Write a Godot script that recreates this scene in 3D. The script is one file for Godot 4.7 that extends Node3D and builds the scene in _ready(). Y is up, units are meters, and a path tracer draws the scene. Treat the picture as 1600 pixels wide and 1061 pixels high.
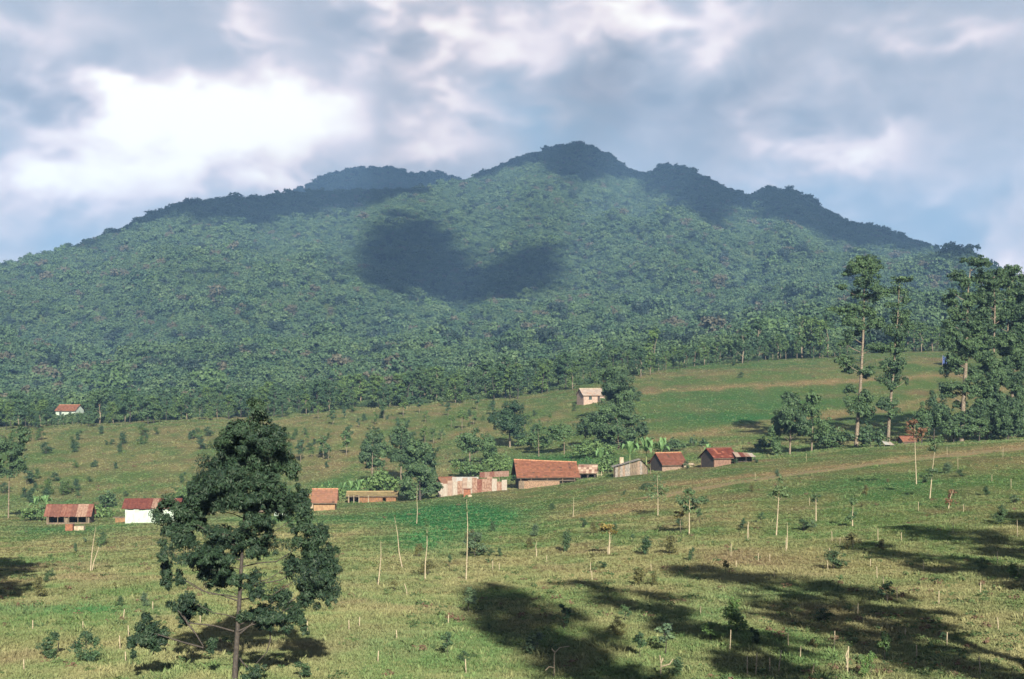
extends Node3D
# A pasture with farm huts below a forested mountain. Photo pixels (1600 x 1061) are turned into directions; distances come from the terrain.
const F := 2323.0          # focal length in photo pixels
const HOR := 600.0         # photo row of the horizon
const CREST := [[-700, 672], [0, 664], [200, 657], [400, 648], [600, 630], [800, 613], [1000, 580], [1200, 563], [1400, 553], [1600, 544], [2300, 540]]
const RIDGE := [[-700, 564], [-300, 504], [0, 426], [60, 413], [150, 389], [230, 347], [300, 325], [400, 317], [470, 311], [560, 307], [640, 303], [700, 297], [760, 275], [820, 252], [870, 235], [910, 232], [950, 246], [990, 276], [1010, 278], [1040, 267], [1070, 268], [1110, 290], [1165, 313], [1210, 305], [1240, 310], [1280, 333], [1330, 355], [1400, 379], [1440, 392], [1510, 420], [1560, 454], [1600, 480], [1700, 505], [1900, 560], [2300, 575]]
const RIDGE_D := [[-700, 1500], [0, 1750], [300, 2100], [600, 2500], [910, 2800], [1040, 2600], [1210, 2400], [1440, 2200], [1600, 1900], [2300, 1500]]
const DEP := [-150.0, 0.0, 15.0, 30.0, 45.0, 62.0, 75.0, 95.0, 120.0, 160.0, 210.0, 270.0, 290.0, 330.0, 380.0, 430.0, 470.0, 520.0]
# photo rows of the ground at the depths 62 ... 520 m, for some photo columns
const ROWS := {
	-700: [1062, 1012, 952, 912, 875, 848, 828, 815, 780, 735, 698, 680, 672],
	0: [1062, 1010, 945, 900, 860, 830, 808, 799, 762, 717, 682, 669, 664],
	400: [1062, 1005, 940, 895, 850, 815, 792, 782, 745, 700, 667, 654, 648],
	600: [1062, 1002, 937, 890, 845, 809, 781, 770, 730, 688, 653, 638, 630],
	800: [1062, 1000, 932, 884, 836, 798, 764, 750, 712, 672, 641, 624, 613],
	1000: [1062, 998, 928, 876, 823, 777, 739, 725, 690, 648, 612, 592, 580],
	1200: [1062, 993, 921, 865, 806, 754, 716, 705, 678, 636, 596, 574, 563],
	1400: [1062, 989, 913, 852, 787, 731, 698, 691, 670, 626, 586, 564, 553],
	1600: [1062, 985, 905, 840, 770, 715, 688, 683, 660, 613, 573, 553, 544],
	2300: [1062, 975, 890, 820, 748, 695, 672, 668, 648, 605, 568, 549, 540],
}
const NU := 121
const ND := 320
const U0 := -0.66
const U1 := 0.66
const D0 := -150.0
const D1 := 1130.0
var lut := PackedFloat32Array()
var rng := RandomNumberGenerator.new()
var n1 := FastNoiseLite.new()
var n2 := FastNoiseLite.new()
var n3 := FastNoiseLite.new()
var taken := {}
var M := {}
var sun_dir := Vector3.ZERO
var forest_mesh := []

# ---------- small helpers ----------
func numbered(called: String) -> String:
	var k: int = taken.get(called, 0)
	taken[called] = k + 1
	return called if k == 0 else "%s_%03d" % [called, k]

func tag(o: Node, label: String, category: String, group := "", kind := "") -> void:
	if label: o.set_meta("label", label)
	if category: o.set_meta("category", category)
	if group: o.set_meta("group", group)
	if kind: o.set_meta("kind", kind)

func thing(called: String, at: Vector3, label: String, category: String, group := "", turn := 0.0) -> Node3D:
	var o := Node3D.new()
	o.name = numbered(called)
	add_child(o)
	o.position = at
	o.rotation.y = turn
	tag(o, label, category, group)
	return o

func part(parent: Node, called: String, mesh: Mesh, mat: Material, at := Vector3.ZERO) -> MeshInstance3D:
	var o := MeshInstance3D.new()
	o.name = called
	o.mesh = mesh
	o.material_override = mat
	o.position = at
	parent.add_child(o, true)
	return o

func lin(r: float, g: float, b: float) -> Color:
	return Color(r, g, b).linear_to_srgb()

func mat(r: float, g: float, b: float, rough := 0.85, vcol := false) -> StandardMaterial3D:
	var m := StandardMaterial3D.new()
	m.albedo_color = lin(r, g, b)
	m.roughness = rough
	m.metallic_specular = 0.3
	m.vertex_color_use_as_albedo = vcol
	m.cull_mode = BaseMaterial3D.CULL_DISABLED
	return m

func leaf_mat(r: float, g: float, b: float, through := 0.3) -> StandardMaterial3D:
	var m := mat(r, g, b, 0.6, true)
	m.backlight_enabled = true
	m.backlight = Color(through * 0.8, through, through * 0.45)
	return m

func table(t: Array, x: float) -> float:
	if x <= t[0][0]: return t[0][1]
	for k in range(1, t.size()):
		if x <= t[k][0]:
			return lerpf(t[k - 1][1], t[k][1], (x - t[k - 1][0]) / float(t[k][0] - t[k - 1][0]))
	return t[-1][1]

func sm(a: float, b: float, x: float) -> float:
	return smoothstep(a, b, x)

func blob(px: float, py: float, cx: float, cy: float, rx: float, ry: float) -> float:
	var dx := (px - cx) / rx
	var dy := (py - cy) / ry
	return exp(-(dx * dx + dy * dy))

# ---------- terrain ----------
func make_lut() -> void:
	var cols := ROWS.keys()
	var heights := {}
	for c in cols:
		var h := [-1.7, -1.7, -4.6, -8.2, -11.0]
		for k in 13:
			h.append(-(ROWS[c][k] - HOR) / F * DEP[k + 5])
		heights[c] = h
	lut.resize(NU * ND)
	for i in NU:
		var px: float = 800.0 + F * lerpf(U0, U1, i / float(NU - 1))
		var c0 := 0
		while c0 < cols.size() - 2 and px > cols[c0 + 1]: c0 += 1
		var f := clampf((px - cols[c0]) / float(cols[c0 + 1] - cols[c0]), 0.0, 1.0)
		f = f * f * (3.0 - 2.0 * f) * 0.5 + f * 0.5
		var h := []
		for k in 18: h.append(lerpf(heights[cols[c0]][k], heights[cols[c0 + 1]][k], f))
		var crest := table(CREST, px)
		var far := [[600.0, -(crest - 5 - HOR) / F * 600.0], [760.0, -(crest - 14 - HOR) / F * 760.0], [1130.0, -(crest - 14 - HOR) / F * 760.0 + 8.0]]
		var dd := DEP.duplicate()
		for a in far:
			dd.append(a[0]); h.append(a[1])
		var s := []
		for k in dd.size():
			if k == 0 or k == dd.size() - 1: s.append(0.0)
			else: s.append((h[k + 1] - h[k - 1]) / (dd[k + 1] - dd[k - 1]))
		var k := 0
		for j in ND:
			var d := lerpf(D0, D1, j / float(ND - 1))
			while k < dd.size() - 2 and d > dd[k + 1]: k += 1
			var w: float = dd[k + 1] - dd[k]
			var t: float = (d - dd[k]) / w
			var t2 := t * t
			var t3 := t2 * t
			lut[i * ND + j] = (2 * t3 - 3 * t2 + 1) * h[k] + (t3 - 2 * t2 + t) * w * s[k] + (-2 * t3 + 3 * t2) * h[k + 1] + (t3 - t2) * w * s[k + 1]

func height(x: float, d: float) -> float:
	var a := clampf((x / maxf(d, 60.0) - U0) / (U1 - U0), 0.0, 1.0) * (NU - 1)
	var b := clampf((d - D0) / (D1 - D0), 0.0, 1.0) * (ND - 1)
	var i := mini(int(a), NU - 2)
	var j := mini(int(b), ND - 2)
	a -= i
	b -= j
	var k := i * ND + j
	var h := lerpf(lerpf(lut[k], lut[k + 1], b), lerpf(lut[k + ND], lut[k + ND + 1], b), a)
	return h + n1.get_noise_2d(x, d) * 0.35 + n2.get_noise_2d(x * 3.0, d * 3.0) * 0.16

func on(px: float, d: float) -> Vector3:          # the ground at a photo column and a depth
	var x := (px - 800.0) / F * d
	return Vector3(x, height(x, d), -d)

func at(px: float, py: float, d0 := 61.0) -> Vector3:        # the ground seen at a photo pixel
	var d := d0
	var before := d
	while d < 700.0:
		var x := (px - 800.0) / F * d
		if height(x, d) > (HOR - py) / F * d: break
		before = d
		d += maxf(0.6, d * 0.008)
	for k in 8:
		var m := (d + before) * 0.5
		if height((px - 800.0) / F * m, m) > (HOR - py) / F * m: d = m
		else: before = m
	return on(px, d)

func mountain_height(u: float, t: float) -> Array:      # [depth, height] for a column slope u and a share t of the way from foot to ridge
	var px := 800.0 + F * u
	var zr := table(RIDGE_D, px)
	var d := lerpf(730.0, zr, t)
	var yf := table(CREST, px) - 8.0
	var yr := table(RIDGE, px)
	var row: float
	if t <= 1.0: row = lerpf(yf, yr, pow(maxf(t, 0.0), 0.8))
	else: row = yr + (t - 1.0) * 420.0
	var h := (HOR - row) / F * d
	var x := u * d
	var rough := clampf(t * 3.0, 0.0, 1.0) * clampf((1.0 - t) * 4.0, 0.0, 1.0)
	var relief := (absf(n1.get_noise_2d(x * 0.055 + 700.0, d * 0.03)) - 0.32) * 120.0 * rough
	if relief > 0.0: relief *= clampf((0.72 - t) * 4.0, 0.0, 1.0)
	h += relief
	h += n2.get_noise_2d(x * 0.12, d * 0.12 + 300.0) * 20.0 * rough * clampf((0.95 - t) * 4.0, 0.3, 1.0)
	return [d, h]

func grid_mesh(pos: PackedVector3Array, col: PackedColorArray, uv: PackedVector2Array, w: int, hgt: int) -> ArrayMesh:
	var idx := PackedInt32Array()
	idx.resize((w - 1) * (hgt - 1) * 6)
	var n := 0
	for j in hgt - 1:
		for i in w - 1:
			var a := j * w + i
			idx[n] = a; idx[n + 1] = a + w; idx[n + 2] = a + 1
			idx[n + 3] = a + 1; idx[n + 4] = a + w; idx[n + 5] = a + w + 1
			n += 6
	var arr := []
	arr.resize(Mesh.ARRAY_MAX)
	arr[Mesh.ARRAY_VERTEX] = pos
	arr[Mesh.ARRAY_COLOR] = col
	arr[Mesh.ARRAY_TEX_UV] = uv
	arr[Mesh.ARRAY_INDEX] = idx
	var m := ArrayMesh.new()
	m.add_surface_from_arrays(Mesh.PRIMITIVE_TRIANGLES, arr)
	var st := SurfaceTool.new()
	st.create_from(m, 0)
	st.generate_normals()
	return st.commit()

const STRAW := Color(0.150, 0.152, 0.080)
const GREEN := Color(0.068, 0.118, 0.046)
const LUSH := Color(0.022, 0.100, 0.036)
const BROWN := Color(0.142, 0.112, 0.076)
const EARTH := Color(0.200, 0.158, 0.098)

func ground_color(x: float, d: float, h: float) -> Color:    # what grows there
	var px := 800.0 + F * x / maxf(d, 20.0)
	var py := HOR - F * h / maxf(d, 20.0)
	var a := n1.get_noise_2d(x * 1.1 + 50.0, d * 0.6)
	var b := n2.get_noise_2d(x * 1.9, d * 1.1 + 90.0)
	var b2 := n2.get_noise_2d(x * 2.6 + 300.0, d * 1.5)
	var c := n3.get_noise_2d(x * 2.2, d * 1.4)
	var g := 0.48 + a * 0.75 + b2 * 0.75 + c * 0.35
	var br := -0.06 + b * 0.95 + c * 0.3
	var wob := a * 26.0
	var lush := 0.0
	var earth := 0.0
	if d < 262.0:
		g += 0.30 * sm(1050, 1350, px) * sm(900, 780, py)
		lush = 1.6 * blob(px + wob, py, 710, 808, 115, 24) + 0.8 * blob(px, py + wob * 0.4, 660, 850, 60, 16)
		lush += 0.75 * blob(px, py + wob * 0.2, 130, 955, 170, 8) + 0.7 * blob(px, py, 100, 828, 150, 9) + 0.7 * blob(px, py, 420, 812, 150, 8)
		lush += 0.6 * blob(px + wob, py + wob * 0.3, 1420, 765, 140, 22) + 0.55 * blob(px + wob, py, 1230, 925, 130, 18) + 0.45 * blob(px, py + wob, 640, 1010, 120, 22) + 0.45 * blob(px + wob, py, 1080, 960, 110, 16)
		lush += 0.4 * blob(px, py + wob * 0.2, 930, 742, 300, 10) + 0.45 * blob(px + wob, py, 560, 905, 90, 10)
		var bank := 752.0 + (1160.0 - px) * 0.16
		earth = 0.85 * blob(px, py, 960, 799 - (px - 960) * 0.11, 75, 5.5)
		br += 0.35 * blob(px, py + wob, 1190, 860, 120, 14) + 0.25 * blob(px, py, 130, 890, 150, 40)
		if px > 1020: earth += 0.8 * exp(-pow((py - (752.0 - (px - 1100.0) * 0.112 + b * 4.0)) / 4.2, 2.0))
	else:
		if px < 1000:
			g += 0.12 + 0.35 * sm(700, 900, px)
			br += 0.30 * blob(px + wob, py, 520, 725, 130, 20) + 0.3 * blob(px + wob, py, 680, 715, 60, 30) + 0.10 * blob(px, py, 200, 720, 220, 35)
			lush = 0.75 * blob(px, py + wob * 0.3, 560, 762, 130, 14) + 0.8 * blob(px, py, 850, 722, 130, 18) + 0.5 * blob(px, py, 60, 790, 100, 22)
		else:
			g += 0.55
			var band := sin((py + (px - 1000.0) * 0.05 + a * 5.0) * 0.26)
			br += 0.35 * sm(0.45, 0.95, band)
			g -= 0.45 * sm(0.2, 0.8, band)
			earth = 0.8 * exp(-pow((py - (613.0 - (px - 1000.0) * 0.055 + b * 5.0)) / 2.6, 2.0)) + 0.6 * exp(-pow((py - (690.0 - (px - 1000.0) * 0.14 + b * 7.0)) / 5.0, 2.0))
			lush = 0.7 * blob(px + wob, py, 1180, 628, 150, 16) + 0.8 * blob(px, py + wob * 0.2, 1200, 655, 200, 9) + 0.4 * blob(px, py, 1180, 572, 260, 6)
			earth += 0.9 * blob(px, py, 1150, 549, 40, 6) + 0.8 * blob(px, py, 1330, 540, 90, 4) + 0.8 * blob(px, py, 1455, 533, 30, 10)
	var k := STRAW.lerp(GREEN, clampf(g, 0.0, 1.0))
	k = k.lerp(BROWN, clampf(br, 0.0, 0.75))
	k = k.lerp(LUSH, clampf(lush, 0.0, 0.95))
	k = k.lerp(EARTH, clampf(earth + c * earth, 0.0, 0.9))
	return k

func grain(size: int, seed_: int, lo: float) -> ImageTexture:     # a fine mottle of light and dark blades
	var a := FastNoiseLite.new()
	a.seed = seed_
	a.frequency = 0.06
	a.fractal_octaves = 4
	var ia := a.get_seamless_image(size, size)
	a.seed = seed_ + 7
	a.frequency = 0.02
	var ib := a.get_seamless_image(size, size)
	var im := Image.create(size, size, false, Image.FORMAT_RGB8)
	for y in size:
		for x in size:
			var v := ia.get_pixel(x, y).r
			var w := ib.get_pixel(x, y).r
			var k := lerpf(lo, 1.0, clampf((v - 0.2) / 0.6, 0.0, 1.0))
			im.set_pixel(x, y, Color(k, k * lerpf(0.93, 1.0, w), k * lerpf(1.0, 0.85, w)))
	return ImageTexture.create_from_image(im)

func build_ground() -> void:
	var ds := PackedFloat32Array()
	var d := -140.0
	while d < 1130.0:
		ds.append(d)
		d += 6.0 if d < 50.0 else maxf(0.55, (d - 30.0) * 0.0095)
	var w := 331
	var hgt := ds.size()
	var pos := PackedVector3Array()
	var col := PackedColorArray()
	var uv := PackedVector2Array()
	pos.resize(w * hgt); col.resize(w * hgt); uv.resize(w * hgt)
	for j in hgt:
		var dj := ds[j]
		var wide := maxf(dj, 60.0)
		for i in w:
			var t := i / float(w - 1) * 2.0 - 1.0
			var u := t * (0.42 + 0.24 * t * t * t * t)
			var x := u * wide
			var h := height(x, dj)
			pos[j * w + i] = Vector3(x, h, -dj)
			col[j * w + i] = ground_color(x, dj, h)
			uv[j * w + i] = Vector2(x, dj) / 5.0
	var m := mat(1, 1, 1, 0.95, true)
	m.albedo_texture = grain(512, 11, 0.66)
	m.metallic_specular = 0.1
	var o := MeshInstance3D.new()
	o.name = "ground"
	o.mesh = grid_mesh(pos, col, uv, w, hgt)
	o.material_override = m
	add_child(o)
	tag(o, "grassy pasture and rising hillside with straw and green patches", "ground", "", "structure")

const CLEAR := [[1172, 408, 30, 9, 0.5], [995, 378, 14, 9, 0.5], [535, 437, 14, 11, 0.5], [1112, 497, 16, 10, 0.5]]

func build_mountain() -> void:
	var w := 241
	var hgt := 150
	var pos := PackedVector3Array()
	var col := PackedColorArray()
	var uv := PackedVector2Array()
	pos.resize(w * hgt); col.resize(w * hgt); uv.resize(w * hgt)
	for j in hgt:
		var t := j / float(hgt - 1) * 1.35
		for i in w:
			var u := lerpf(-0.64, 0.64, i / float(w - 1))
			var q := mountain_height(u, t)
			var dd: float = q[0]
			pos[j * w + i] = Vector3(u * dd, q[1], -dd)
			var k := Color(0.052, 0.090, 0.036)      # rough grass, seen where the forest is open
			col[j * w + i] = k
			uv[j * w + i] = Vector2(u * dd, dd) / 40.0
	var m := mat(1, 1, 1, 0.95, true)
	m.albedo_texture = grain(256, 31, 0.5)
	var o := MeshInstance3D.new()
	o.name = "mountain"
	o.mesh = grid_mesh(pos, col, uv, w, hgt)
	o.material_override = m
	add_child(o)
	tag(o, "broad forested mountain with several humped summits behind the fields", "mountain", "", "structure")
	# the farther summit that shows over the left shoulder
	pos = PackedVector3Array(); col = PackedColorArray(); uv = PackedVector2Array()
	w = 60; hgt = 30
	for j in hgt:
		for i in w:
			var px := lerpf(330.0, 840.0, i / float(w - 1))
			var dd := lerpf(3000.0, 4000.0, j / float(hgt - 1))
			pos.append(far_summit(px, dd)); col.append(Color(0.052, 0.090, 0.036)); uv.append(Vector2(px, dd) / 40.0)
	o = MeshInstance3D.new()
	o.name = "distant_peak"
	o.mesh = grid_mesh(pos, col, uv, w, hgt)
	o.material_override = m
	add_child(o)
	tag(o, "hazy blue wooded summit showing behind the left shoulder", "mountain", "", "structure")

const FAR := [[330, 370], [440, 318], [480, 298], [510, 282], [545, 273], [580, 270], [620, 271], [640, 280], [690, 279], [720, 290], [760, 310], [840, 370]]
func far_summit(px: float, d: float) -> Vector3:
	var row := table(FAR, px) + absf(d - 3500.0) * 0.13
	return Vector3((px - 800.0) / F * d, (HOR - row) / F * d, -d)

# ---------- plants ----------
class Leaves:
	var pos := PackedVector3Array()
	var col := PackedColorArray()
	var idx := PackedInt32Array()
	func leaf(p: Vector3, n: Vector3, along: Vector3, ln: float, wd: float, c: Color) -> void:
		var a := (along - n * along.dot(n)).normalized()
		var s := a.cross(n) * wd
		var k := pos.size()
		pos.append(p - a * ln); pos.append(p + s); pos.append(p + a * ln); pos.append(p - s)
		col.append(c); col.append(c); col.append(c); col.append(c)
		idx.append(k); idx.append(k + 1); idx.append(k + 2)
		idx.append(k); idx.append(k + 2); idx.append(k + 3)
	func mesh() -> ArrayMesh:
		var arr := []
		arr.resize(Mesh.ARRAY_MAX)
		arr[Mesh.ARRAY_VERTEX] = pos
		arr[Mesh.ARRAY_COLOR] = col
		arr[Mesh.ARRAY_INDEX] = idx
		var m := ArrayMesh.new()
		m.add_surface_from_arrays(Mesh.PRIMITIVE_TRIANGLES, arr)
		return m

func rdir() -> Vector3:
	return Vector3(rng.randfn(), rng.randfn(), rng.randfn()).normalized()

# leaves on the shells of several lobes: [centre, radii, count]
func foliage(lobes: Array, ln: float, wd: float, droop: float, c0: Color, c1: Color, inner := 0.35) -> ArrayMesh:
	var L := Leaves.new()
	for b in lobes:
		var c: Vector3 = b[0]
		var r: Vector3 = b[1]
		var tone := rng.randf()
		# a lobe is itself a handful of sprays, so that its outline is broken
		var sprays := []
		for k in 16:
			sprays.append([rdir() * rng.randf_range(0.15, 0.95), rng.randf_range(0.16, 0.42)])
		for k in int(b[2]):
			var s: Array = sprays[rng.randi() % 16]
			var v := rdir()
			var q: Vector3 = s[0] + v * s[1] * (inner + (1.0 - inner) * sqrt(rng.randf()))
			var n := (q.normalized() * 0.55 + v * 0.6 + rdir() * 0.75 + Vector3(0, 0.25, 0)).normalized()
			var al := (rdir() + Vector3(0, -droop, 0)).normalized()
			var z := rng.randf_range(0.65, 1.25)
			L.leaf(c + q * r, n, al, ln * z, wd * z, c0.lerp(c1, clampf(tone * 0.5 + rng.randf() * 0.6, 0, 1)))
	return L.mesh()

func tube(pts: Array, rad: Array, sides := 7, st: SurfaceTool = null) -> SurfaceTool:
	if st == null:
		st = SurfaceTool.new()
		st.begin(Mesh.PRIMITIVE_TRIANGLES)
	st.set_smooth_group(0)
	var rings := []
	for k in pts.size():
		var dir: Vector3 = (pts[mini(k + 1, pts.size() - 1)] - pts[maxi(k - 1, 0)]).normalized()
		var a := dir.cross(Vector3(0.31, 0.12, 0.94)).normalized()
		if a.length() < 0.5: a = Vector3.RIGHT
		var b := dir.cross(a)
		var ring := []
		for i in sides:
			var an := TAU * i / sides
			ring.append(pts[k] + (a * cos(an) + b * sin(an)) * rad[k])
		rings.append(ring)
	for k in pts.size() - 1:
		for i in sides:
			var j := (i + 1) % sides
			for v in [rings[k][i], rings[k + 1][i], rings[k][j], rings[k][j], rings[k + 1][i], rings[k + 1][j]]:
				st.add_vertex(v)
	return st

func done(st: SurfaceTool) -> ArrayMesh:
	st.generate_normals()
	return st.commit()

# a tree traced in photo pixels at one depth: trunk points and lobes [cx, cy, rx, ry, (share)] ; returns the node
func traced_tree(called: String, label: String, cat: String, group: String, trunk: Array, d: float, r0: float, lobes: Array, count: float, ln: float, wd: float, droop: float, bark: Material, leaf: Material, c0: Color, c1: Color, ground := true) -> Node3D:
	if d <= 0.0: d = -at(trunk[0][0], trunk[0][1], 200.0).z
	var s := d / F
	var base := on(trunk[0][0], d)
	var drop := 0.0
	if ground: drop = base.y - (HOR - trunk[0][1]) * s
	var to := func(px: float, py: float, dz: float) -> Vector3:
		return Vector3((px - 800.0) * s - base.x, (HOR - py) * s - base.y + drop, dz)
	var node := thing(called, base, label, cat, group)
	var pts := []
	var rad := []
	pts.append(Vector3(0, -0.3, 0)); rad.append(r0 * 1.15)
	for k in trunk.size():
		pts.append(to.call(trunk[k][0], trunk[k][1], rng.randf_range(-0.02, 0.02) * k * s * 40.0))
		rad.append(r0 * lerpf(1.0, 0.16, k / float(trunk.size() - 1)))
	if trunk.size() > 1: pts[1] = Vector3(0, 0.02, 0)
	var st := tube(pts, rad)
	var ls := []
	for b in lobes:
		var rx: float = b[2] * s
		var ry: float = b[3] * s
		var share: float = b[4] if b.size() > 4 else 1.0
		var rz := (rx + ry) * 0.55
		var side: float = (b[0] - table_x(trunk, b[1])) * s
		var dz := rng.randf_range(-1.0, 1.0) * maxf(0.0, rz * 1.1)
		var c: Vector3 = to.call(b[0], b[1], dz)
		ls.append([c, Vector3(rx * 1.25, ry * 1.25, rz * 1.1), 0.62 * count * share * (b[2] * b[3]) / 1000.0])
		for e in 2:
			var j := rdir() * 0.75
			ls.append([c + Vector3(j.x * rx, j.y * ry * 0.8, j.z * rz), Vector3(rx, ry, rz) * rng.randf_range(0.5, 0.8), 0.3 * count * share * (b[2] * b[3]) / 1000.0])
		# a limb from the trunk to the lobe
		var low: float = b[1] + b[3] * 0.4 + absf(b[0] - table_x(trunk, b[1])) * 0.5
		var from: Vector3 = to.call(table_x(trunk, low), low, 0.0)
		var rb := r0 * 0.22
		st = tube([from, from.lerp(c, 0.5) + Vector3(0, -0.06 * absf(side), 0), c], [rb, rb * 0.75, rb * 0.3], 5, st)
	part(node, "trunk", done(st), bark)
	part(node, "crown", foliage(ls, ln, wd, droop, c0, c1), leaf)
	return node

func table_x(trunk: Array, py: float) -> float:
	if py >= trunk[0][1]: return trunk[0][0]
	for k in range(1, trunk.size()):
		if py >= trunk[k][1]:
			return lerpf(trunk[k - 1][0], trunk[k][0], (trunk[k - 1][1] - py) / float(trunk[k - 1][1] - trunk[k][1]))
	return trunk[-1][0]

# generic tree of unit height: [trunk mesh, crown mesh]
func tree_kind(n_lobes: int, low: float, wide: float, leaves: int, ln: float, wd: float, c0: Color, c1: Color, shape := 0.5, lean := 0.02) -> Array:
	var pts := [Vector3(0, -0.03, 0)]
	var rad := [0.016]
	for k in 5:
		pts.append(Vector3(rng.randf_range(-lean, lean) * k, (k + 0.2) / 5.2 * 0.9, rng.randf_range(-lean, lean) * k))
		rad.append(0.0145 * (1.0 - k * 0.17))
	var st := tube(pts, rad, 6)
	var ls := []
	for k in n_lobes:
		var t := (k + rng.randf() * 0.8) / n_lobes
		var y := lerpf(low, 0.93, t)
		var prof := wide * (0.35 + 0.65 * sin(PI * clampf(pow(t, shape) * 0.85 + 0.12, 0, 1)))
		var an := rng.randf() * TAU
		var rr := prof * rng.randf_range(0.3, 0.75)
		var c := Vector3(cos(an) * rr, y, sin(an) * rr)
		var r := wide * rng.randf_range(0.38, 0.62)
		ls.append([c, Vector3(r, r * rng.randf_range(0.65, 0.95), r), leaves / float(n_lobes)])
		var from := Vector3(0, maxf(0.1, y - rr * 0.9 - 0.05), 0)
		st = tube([from, from.lerp(c, 0.55), c], [0.006, 0.004, 0.002], 4, st)
	return [done(st), foliage(ls, ln, wd, 0.5, c0, c1)]

func plant(kind: Array, called: String, pos: Vector3, size: float, bark: Material, leaf: Material, label: String, cat: String, group: String, wide := 1.0) -> Node3D:
	var node := thing(called, pos, label, cat, group, rng.randf() * TAU)
	var a := part(node, "trunk", kind[0], bark)
	var b := part(node, "crown", kind[1], leaf)
	a.scale = Vector3(size * wide, size, size * wide)
	b.scale = a.scale
	return node

func multi(called: String, mesh: Mesh, m: Material, xf: Array, cols: Array, parent: Node = self) -> MultiMeshInstance3D:
	var mm := MultiMesh.new()
	mm.transform_format = MultiMesh.TRANSFORM_3D
	mm.use_colors = true
	mm.mesh = mesh
	mm.instance_count = xf.size()
	for k in xf.size():
		mm.set_instance_transform(k, xf[k])
		mm.set_instance_color(k, cols[k])
	var o := MultiMeshInstance3D.new()
	o.name = called
	o.multimesh = mm
	o.material_override = m
	parent.add_child(o, true)
	return o

func build_forest() -> void:
	var kinds := []
	for k in 6:
		var wide: float = [0.42, 0.5, 0.36, 0.55, 0.3, 0.46][k]
		var ls := []
		for i in 7:
			var an := rng.randf() * TAU
			var rr := wide * rng.randf_range(0.2, 0.75)
			var r := wide * rng.randf_range(0.4, 0.6)
			ls.append([Vector3(cos(an) * rr, rng.randf_range(0.45, 0.85), sin(an) * rr), Vector3(r, r * 0.8, r), 150])
		ls.append([Vector3(0, 0.3, 0), Vector3(wide * 0.8, 0.3, wide * 0.8), 130])
		kinds.append(foliage(ls, 0.042, 0.03, 0.3, Color(0.85, 0.85, 0.85), Color(1.1, 1.1, 1.1), 0.4))
	var xf := [[], [], [], [], [], []]
	var cc := [[], [], [], [], [], []]
	var n := 0
	while n < 105000:
		var u := rng.randf_range(-0.40, 0.40)
		var t := pow(rng.randf(), 0.72) * 1.06 - 0.02
		if rng.randf() > lerpf(0.45, 1.0, clampf(t, 0, 1)): continue
		n += 1
		var q := mountain_height(u, t)
		var dd: float = q[0]
		var px := 800.0 + F * u
		var py: float = HOR - F * q[1] / dd
		var skip := false
		for c in CLEAR:
			if blob(px, py - (px - c[0]) * c[4], c[0], c[1], c[2], c[3]) > 0.42: skip = true
		if blob(px, py, 735, 424, 13, 8) > 0.4: skip = true
		if skip: continue
		var x := u * dd
		add_forest_tree(xf, cc, Vector3(x, q[1] - 1.0, -dd), rng.randf_range(7.0, 15.5) * (1.0 + 0.45 * n2.get_noise_2d(x * 0.25, dd * 0.25)) * (1.45 if rng.randf() < 0.06 else 1.0), x, dd)
	# the wood between the hill crest and the mountain foot
	for k in 5200:
		var d := rng.randf_range(590.0, 800.0)
		var px := rng.randf_range(-150.0, 1750.0)
		var p := on(px, d)
		if ((px > 1120.0 and px < 1215.0) or (px > 1430.0 and px < 1480.0) or (px > 82.0 and px < 133.0)) and d < 740.0 and rng.randf() < 0.85: continue
		if n1.get_noise_2d(p.x * 0.35, d * 0.3 + 40.0) > 0.22 + (0.2 if px < 900 else 0.0): continue
		add_forest_tree(xf, cc, p - Vector3(0, 0.4, 0), rng.randf_range(7.0, 12.5), p.x, d)
	for k in 1400:
		var px := rng.randf_range(380.0, 800.0)
		var p := far_summit(px, rng.randf_range(3300.0, 3600.0))
		add_forest_tree(xf, cc, p, rng.randf_range(14.0, 24.0), p.x, 3000.0)
	var o := Node3D.new()
	o.name = "mountain_forest"
	add_child(o)
	tag(o, "dense green forest covering the whole mountain", "forest", "", "stuff")
	for k in 6:
		var mi := multi("canopy", kinds[k], M.forest, xf[k], cc[k], o)
		mi.set_meta("kind", "stuff")

func add_forest_tree(xf: Array, cc: Array, p: Vector3, size: float, x: float, d: float) -> void:
	var k := rng.randi() % 6
	var b := Basis(Vector3.UP, rng.randf() * TAU).scaled(Vector3(size * rng.randf_range(0.85, 1.2), size, size * rng.randf_range(0.85, 1.2)))
	xf[k].append(Transform3D(b, p))
	var a := rng.randfn() * 0.3      # each tree has the green of its kind
	var c := Color(0.024, 0.053, 0.031).lerp(Color(0.050, 0.086, 0.040), clampf(0.5 + a, 0, 1))
	if rng.randf() < 0.045: c = Color(0.058, 0.058, 0.042)
	elif rng.randf() < 0.06: c = Color(0.040, 0.076, 0.030)
	elif rng.randf() < 0.10: c = Color(0.012, 0.025, 0.021)
	cc[k].append(c)

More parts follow.
